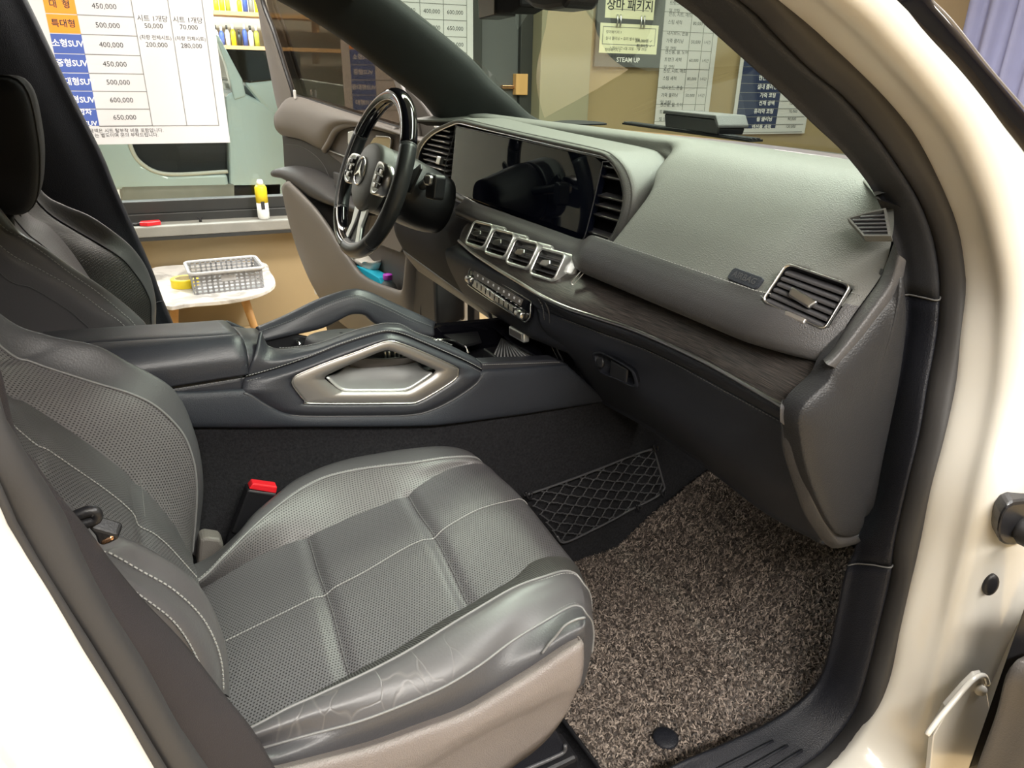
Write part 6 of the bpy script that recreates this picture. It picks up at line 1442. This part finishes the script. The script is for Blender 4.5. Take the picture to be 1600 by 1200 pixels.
anc = prism('belt_anchor', PYs([(283, 1128), (300, 1150), (318, 1170), (334, 1176), (333, 1188), (318, 1196), (300, 1186), (285, 1160)], -.685), (0.01, 0.012, 0), M['dash_low'], SB, 0.004)
# ================================================================ opened driver door
DO = thing('driver_door', 'opened driver door with grey lining, tinted window and deep pocket', 'door')
DH = V(0.77, 0.90, 0); DD = nrm((-0.22, 0.95, 0)); DN = np.array((DD[1], -DD[0], 0))
if DN[0] < 0: DN = -DN                                              # points out of the door, away from the seat
def dq(px, py, off=0.0): return P(px, py, pl=(DH+DN*off, DN))
def DQ(l, off=0.0): return [dq(a, b, off) for a, b in l]
# window frame and glass
fr_o = DQ([(375, -45), (400, 0), (408, 45), (420, 105), (430, 155), (437, 182)], 0.02)
fr_i = DQ([(402, -60), (407, 0), (425, 50), (442, 104), (455, 147), (458, 182)], 0.0)
loft('window_frame', [[q+DN*0.03 for q in fr_o], fr_o, [(u+v)/2-DN*0.012 for u, v in zip(cr(fr_o, 24), cr(fr_i, 24))], fr_i, [q+DN*0.02 for q in fr_i]], M['door_light'], DO, 24, 4, thick=0.004)
tube('frame_seal', [q+DN*0.006-V(0, 0.006, 0) for q in fr_i], 0.008, M['black_plastic'], DO, 24, 8)
prism('window_glass', [q for q in DQ([(400, -70), (426, 50), (457, 150), (562, 182), (617, 199), (690, 220), (690, 140), (560, 30), (480, -70)], 0.03)], DN*0.004, M['door_glass'], DO)
tube('belt_seal', DQ([(455, 147), (562, 181), (618, 198), (700, 222)], 0.012), 0.006, M['black_plastic'], DO, 20, 8)
box('lock_pin', dq(461, 151, -0.012)+V(0, 0, 0.008), (0.010, 0.010, 0.032), M['white_plastic'], DO, None, 0.003)
box('lock_pin', dq(486, 147, 0.05)+V(0, 0, 0.006), (0.008, 0.008, 0.02), M['white_plastic'], DO, None, 0.003)
# mirror corner and pillar side of the door
prism('mirror_corner', DQ([(608, 108), (622, 120), (655, 155), (680, 190), (697, 196), (700, 260), (655, 300), (648, 262), (640, 200), (625, 150)], 0.0), DN*0.05, M['door_mid'], DO, 0.006)
prism('corner_bar', DQ([(612, 118), (624, 128), (650, 190), (662, 250), (652, 262), (640, 205)], -0.012), DN*0.02, M['door_light'], DO, 0.004)
box('corner_plug', dq(684, 193, -0.01), (0.02, 0.02, 0.025), M['white_plastic'], DO, None, 0.004)
# lining: upper roll, dark centre band, armrest, big lower pocket
shell = DQ([(437, 182), (445, 160), (458, 152), (562, 186), (618, 203), (690, 224), (690, 505), (645, 560), (520, 560), (495, 455), (482, 430), (465, 387), (452, 337), (446, 290)], 0.012)
prism('door_shell', shell, DN*0.10, M['door_dark'], DO, 0.01)
up_t = DQ([(437, 172), (448, 156), (465, 154), (500, 165), (562, 184), (618, 201), (680, 222)], 0.0)
up_b = DQ([(441, 208), (470, 215), (505, 232), (512, 228), (520, 214), (532, 198), (548, 193), (575, 194), (618, 203), (680, 224)], -0.004)
up_b = DQ([(441, 210), (470, 216), (505, 233), (514, 222), (526, 203), (545, 194), (575, 194), (620, 205), (680, 226)], -0.008)
loft('upper_lining', [[q+DN*0.03 for q in up_t], up_t, [u*.75+v*.25-DN*0.022 for u, v in zip(cr(up_t, 40), cr(up_b, 40))], [u*.3+v*.7-DN*0.024 for u, v in zip(cr(up_t, 40), cr(up_b, 40))], up_b, [q+DN*0.02 for q in up_b]], M['door_light'], DO, 40, 4, thick=0.004)
tube('lining_roll', DQ([(507, 235), (515, 222), (526, 203), (545, 194), (575, 194), (620, 205)], -0.014), 0.012, M['door_light'], DO, 40, 10)
prism('handle_recess', DQ([(512, 236), (520, 218), (530, 203), (546, 198), (620, 209), (680, 230), (680, 290), (600, 290), (540, 262), (512, 240)], -0.002), DN*0.012, M['door_mid'], DO, 0.003)
tube('recess_strip', DQ([(515, 235), (530, 241), (545, 247)], -0.008), 0.004, M['silver'], DO, 12, 6)
prism('inner_handle', DQ([(543, 206), (551, 204), (553, 214), (552, 235), (546, 240), (543, 222)], -0.022), DN*0.014, M['silver_bright'], DO, 0.003)
M['gold_mesh'] = mat('gold_mesh', (0.45, 0.38, 0.24), 0.45, 0.6, grain=(300, 'voro'), bump=0.6)
sp_ = prism('speaker_plate', DQ([(588, 213), (606, 214), (611, 218), (610, 228), (607, 238), (572, 240), (578, 224), (583, 216)], -0.012), DN*0.010, M['gold_mesh'], DO, 0.003)
tube('plate_rim', DQ([(588, 213), (606, 214), (611, 218), (610, 228), (607, 238)], -0.013), 0.003, M['silver'], sp_, 20, 6)
band = DQ([(441, 212), (470, 218), (505, 235), (520, 242), (560, 258), (640, 290), (640, 330), (560, 320), (520, 300), (470, 272), (444, 262)], 0.004)
prism('centre_band', band, DN*0.01, M['door_dark'], DO, 0.003)
stitch(DQ([(446, 225), (470, 229), (490, 241), (505, 257), (516, 280)], 0.002), M['thread_dim'], DO, 0.007, 0.005, 0.001)
arm_t = DQ([(446, 262), (462, 261), (490, 268), (515, 282), (540, 300), (590, 320)], -0.012)
arm_b = DQ([(447, 276), (462, 280), (487, 296), (508, 312), (540, 322), (590, 335)], -0.012)
loft('armrest', [[q+DN*0.02 for q in arm_t], arm_t, [u*.7+v*.3-DN*0.055 for u, v in zip(cr(arm_t, 30), cr(arm_b, 30))], [u*.2+v*.8-DN*0.055 for u, v in zip(cr(arm_t, 30), cr(arm_b, 30))], arm_b, [q+DN*0.02 for q in arm_b]], M['door_dark'], DO, 30, 5, thick=0.004)
stitch([u*.25+v*.75-DN*0.057 for u, v in zip(cr(arm_t, 30), cr(arm_b, 30))], M['thread_dim'], DO, 0.007, 0.005, 0.001)
prism('pull_cup', DQ([(520, 268), (540, 275), (560, 300), (540, 304), (522, 292)], -0.03), DN*0.01, M['slat'], DO, 0.004)
# lower pocket wall stands proud of the shell, its rim runs from the armrest to the hinge side
rim = DQ([(449, 285), (470, 306), (492, 330), (512, 358), (528, 384), (545, 408), (562, 430), (585, 444), (610, 453), (624, 457), (631, 452), (634, 430), (637, 400), (640, 375), (643, 362)], -0.085)
bot_ = DQ([(449, 300), (452, 337), (465, 387), (482, 430), (495, 455), (510, 480), (530, 500), (560, 520), (600, 535), (625, 540), (640, 540), (660, 535), (668, 500), (672, 440), (676, 380)], -0.02)
loft('pocket_wall', [[q+DN*0.014-V(0, 0, 0.10) for q in rim], [q+DN*0.010 for q in rim], rim, [u*.85+v*.15-DN*0.012 for u, v in zip(cr(rim, 60), cr(bot_, 60))], [u*.4+v*.6-DN*0.02 for u, v in zip(cr(rim, 60), cr(bot_, 60))], bot_, [q+DN*0.03 for q in bot_]], M['door_light'], DO, 60, 4, sharp=(1,), thick=0.005)
prism('pocket_back', DQ([(520, 300), (560, 320), (600, 335), (636, 372), (634, 440), (625, 470), (560, 450), (520, 390), (480, 320)], -0.004), DN*0.01, M['door_mid'], DO, 0.003)
prism('pocket_back_step', DQ([(582, 330), (637, 356), (636, 376), (625, 395), (590, 382), (575, 360)], -0.02), DN*0.012, M['door_light'], DO, 0.004)
prism('door_end', DQ([(637, 355), (648, 345), (678, 385), (682, 510), (645, 540), (641, 430)], -0.07), DN*0.12, M['door_dark'], DO, 0.01)
prism('pocket_floor', [dq(560, 462, -0.08), dq(625, 478, -0.08), dq(625, 478, 0.0), dq(560, 462, 0.0)], (0, 0, -0.01), M['door_dark'], DO)
prism('latch_plate', DQ([(489, 447), (497, 452), (503, 462), (492, 460)], -0.01), DN*0.02, M['white_plastic'], DO, 0.002)
prism('marker_lamp', DQ([(548, 488), (575, 496), (600, 508), (560, 500)], -0.035), DN*0.01, M['red'], DO, 0.002)
# things kept in the pocket
tb_ = thing('tissue_pack', 'bright blue tissue pack standing in the driver door pocket', 'tissue pack')
M['cyan'] = mat('cyan', (0.03, 0.50, 0.72), 0.35, grain=(60, 'noise'), bump=0.1)
M['tissue'] = mat('tissue', (0.80, 0.77, 0.72), 0.9, grain=(60, 'noise'), bump=0.5)
bxq = DQ([(550, 414), (562, 417), (592, 434), (596, 444), (592, 452), (566, 440), (552, 424)], -0.055)
prism('pack_body', bxq, DN*0.045, M['cyan'], tb_, 0.003)
tq_ = DQ([(536, 396), (545, 396), (556, 400), (564, 408), (572, 414), (580, 409), (577, 418), (572, 425), (560, 418), (550, 412), (540, 404)], -0.05)
cq_ = np.mean(np.array(tq_), 0); rt_ = random.Random(4)
tr = [[cq_+(q-cq_)*s+DN*(0.018*k+rt_.uniform(-.006, .006)) for q in cr(tq_, 30, True)] for k, s in enumerate((0.5, 0.95, 1.05, 0.85, 0.4))]
tis = gmesh('crumpled_tissue', grid(tr, 30, 3), M['tissue'], tb_, True, cap=True)
bo = thing('water_bottle', 'small clear water bottle with a purple cap in the door pocket', 'bottle')
M['purple'] = mat('purple', (0.42, 0.05, 0.50), 0.4, grain=(80, 'noise'), bump=0.1)
def plastic():
    t = NT('bottle_plastic'); b = t.b; b.inputs['Transmission Weight'].default_value = 0.85; b.inputs['Roughness'].default_value = 0.12
    b.inputs['IOR'].default_value = 1.3; b.inputs['Base Color'].default_value = (0.85, 0.88, 0.9, 1)
    nz = t.n('ShaderNodeTexNoise'); nz.inputs['Scale'].default_value = 60; bp = t.n('ShaderNodeBump'); bp.inputs['Strength'].default_value = 0.6; bp.inputs['Distance'].default_value = 0.004
    t.l(nz.outputs[0], bp.inputs['Height']); t.l(bp.outputs[0], b.inputs['Normal']); return t.m
M['bottle'] = plastic()
bb_ = dq(606, 437, -0.042)
lathe('bottle_body', bb_, [(0.030, -0.10), (0.031, -0.06), (0.031, -0.035), (0.026, -0.018), (0.014, -0.004), (0.0125, 0.0)], M['bottle'], bo, 20)
lathe('bottle_cap', bb_, [(0.0155, 0.001), (0.0165, 0.004), (0.0165, 0.017), (0.0155, 0.0195)], M['purple'], bo, 20)

# ================================================================ footwell
FM = thing('floor_mat', 'brown speckled coil floor mat with black fixing button in the footwell', 'floor mat')
mi_ = [V(.385, -.20, .02), V(.45, -.19, .02)]+PL([(897, 877), (960, 855), (990, 832), (1025, 800), (1082, 755), (1120, 727)], y=-.187)
mi_ = [V(q[0], q[1], max(q[2], .02)) for q in mi_]
mo2 = [V(.375, -.655, .02), V(.45, -.72, .02), V(.60, -.735, .02), V(.75, -.735, .02), V(.90, -.715, .022), V(1.0, -.705, .05)]
zx = lambda x: float(np.interp(x, [q[0] for q in mi_], [q[2] for q in mi_]))
mo2 = [V(q[0], q[1], zx(q[0])) for q in mo2]+[V(mi_[-1][0], -.70, mi_[-1][2])]
MG = grid([mi_, [(u*.66+v*.34) for u, v in zip(cr(mi_, 60), cr(mo2, 60))], [(u*.33+v*.67) for u, v in zip(cr(mi_, 60), cr(mo2, 60))], mo2], 60, 8)
M['mat_base'] = mat('mat_base', (0.022, 0.018, 0.016), 0.9, grain=(260, 'noise'), bump=1.0, var=0.8, vscale=260)
ba_ = gmesh('mat_backing', MG, M['mat_base'], FM)
def coilmat():
    t = NT('coil_strands'); b = t.b
    g = t.n('ShaderNodeNewGeometry'); cr_ = t.n('ShaderNodeValToRGB'); t.l(g.outputs['Random Per Island'], cr_.inputs[0])
    e = cr_.color_ramp.elements; e[0].position = 0.0; e[0].color = (0.02, 0.016, 0.014, 1); e[1].position = 1.0; e[1].color = (0.34, 0.28, 0.235, 1)
    k = e.new(0.5); k.color = (0.10, 0.08, 0.068, 1)
    t.l(cr_.outputs[0], b.inputs['Base Color']); b.inputs['Roughness'].default_value = 0.55; return t.m
M['coil'] = coilmat()
def coils(n=60000):
    rng = np.random.default_rng(11); r, c = MG.shape[:2]
    u = rng.random(n)*(r-1.001); v = rng.random(n)*(c-1.001)
    i, j = u.astype(int), v.astype(int); fu, fv = (u-i)[:, None], (v-j)[:, None]
    p = MG[i, j]*(1-fu)*(1-fv)+MG[i+1, j]*fu*(1-fv)+MG[i, j+1]*(1-fu)*fv+MG[i+1, j+1]*fu*fv
    bpos = P(1040, 1151, z=.02); keep = np.linalg.norm((p-bpos)[:, :2], axis=1) > 0.021; p = p[keep]; n = len(p)
    a = rng.random(n)*2*math.pi; L = rng.uniform(.003, .007, n); h = rng.uniform(.000, .006, n); w = rng.uniform(.0007, .0013, n)
    d = np.stack([np.cos(a), np.sin(a), rng.uniform(-.3, .3, n)], 1); s = np.stack([-np.sin(a), np.cos(a), rng.uniform(-.5, .5, n)], 1)
    z = np.array((0, 0, 1.0))
    q0 = p-d*L[:, None]; q1 = p+z*h[:, None]+s*(rng.uniform(-.0018, .0018, n))[:, None]; q2 = p+d*L[:, None]
    W_ = s*w[:, None]
    Vv = np.stack([q0-W_, q0+W_, q1-W_, q1+W_, q2-W_, q2+W_], 1).reshape(-1, 3)
    b = np.arange(n)*6
    F = np.stack([np.stack([b, b+1, b+3, b+2], 1), np.stack([b+2, b+3, b+5, b+4], 1)], 1).reshape(-1)
    me = bpy.data.meshes.new('coil_pile'); me.vertices.add(len(Vv)); me.vertices.foreach_set('co', Vv.astype(np.float32).ravel())
    me.loops.add(len(F)); me.loops.foreach_set('vertex_index', F.astype(np.int32)); me.polygons.add(2*n)
    me.polygons.foreach_set('loop_start', np.arange(0, 8*n, 4, dtype=np.int32))
    me.update(calc_edges=True); me.validate(); me.materials.append(M['coil'])
    return stuff(link(bpy.data.objects.new('coil_pile', me), FM))
coils()
bpos = P(1040, 1151, z=.028)
lathe('fixing_button', bpos+V(0, 0, -0.008), [(0.019, 0), (0.020, .006), (0.017, .0085), (0.005, .009)], M['trim_dark'], FM, 24)
tube('mat_binding', [q+V(0, 0, 0.001) for q in [mi_[0], V(.372, -.40, .02), mo2[0]]], 0.0035, M['black_plastic'], FM, 30, 8)
# cargo net on the tunnel side
CN = thing('cargo_net', 'black elastic storage net stretched on the tunnel carpet by the footwell', 'net')
nn = nrm((0, 0.25, -0.055)); npl = (V(0, -.197, .05), nn)
NQ = lambda l: [P(a, b, pl=npl) for a, b in l]
tp1 = cr(NQ([(817, 773), (870, 755), (930, 733), (985, 711), (1018, 700)]), 60)
rt1 = cr(NQ([(1021, 708), (1027, 730), (1033, 752), (1036, 762)]), 20)
bt1 = cr(NQ([(868, 836), (880, 846), (925, 826), (960, 808), (985, 794), (1010, 782), (1027, 772), (1036, 762)]), 60)
def netp(u, v):
    a = tp1[min(59, max(0, int(round(u*59))))]; b = bt1[min(59, max(0, int(round(u*59))))]
    return a*(1-v)+b*v-nn*0.006
mb = MB(); nu, nv = 7, 10
for k in range(nv+1):
    pts = []
    for s in np.linspace(0, 1, 16*nu+1):
        tri = abs((s*nu*2+k) % 2-1); tri = min(1, max(0, (tri-0.5)*1.25+0.5))
        pts.append(netp(s, min(1, max(0, (k+(tri-0.5))/nv))))
    mb.tube(pts, 0.0013, 5)
stuff(mb.obj('net_strands', M['slat'], CN, True))
tube('net_cord', [q-nn*0.006 for q in tp1+rt1[1:]+bt1[::-1][1:]], 0.0024, M['slat'], CN, 150, 6)
for a, b in ((1016, 702), (818, 775), (990, 794), (1028, 772)):
    c = P(a, b, pl=npl)-nn*0.008
    tube('net_hook', [c+V(0, 0, 0.012), c+V(0.004, -0.004, 0), c+V(0.012, -0.002, -0.004), c+V(0.014, 0, 0.006)], 0.0028, M['black_plastic'], CN, 16, 7)
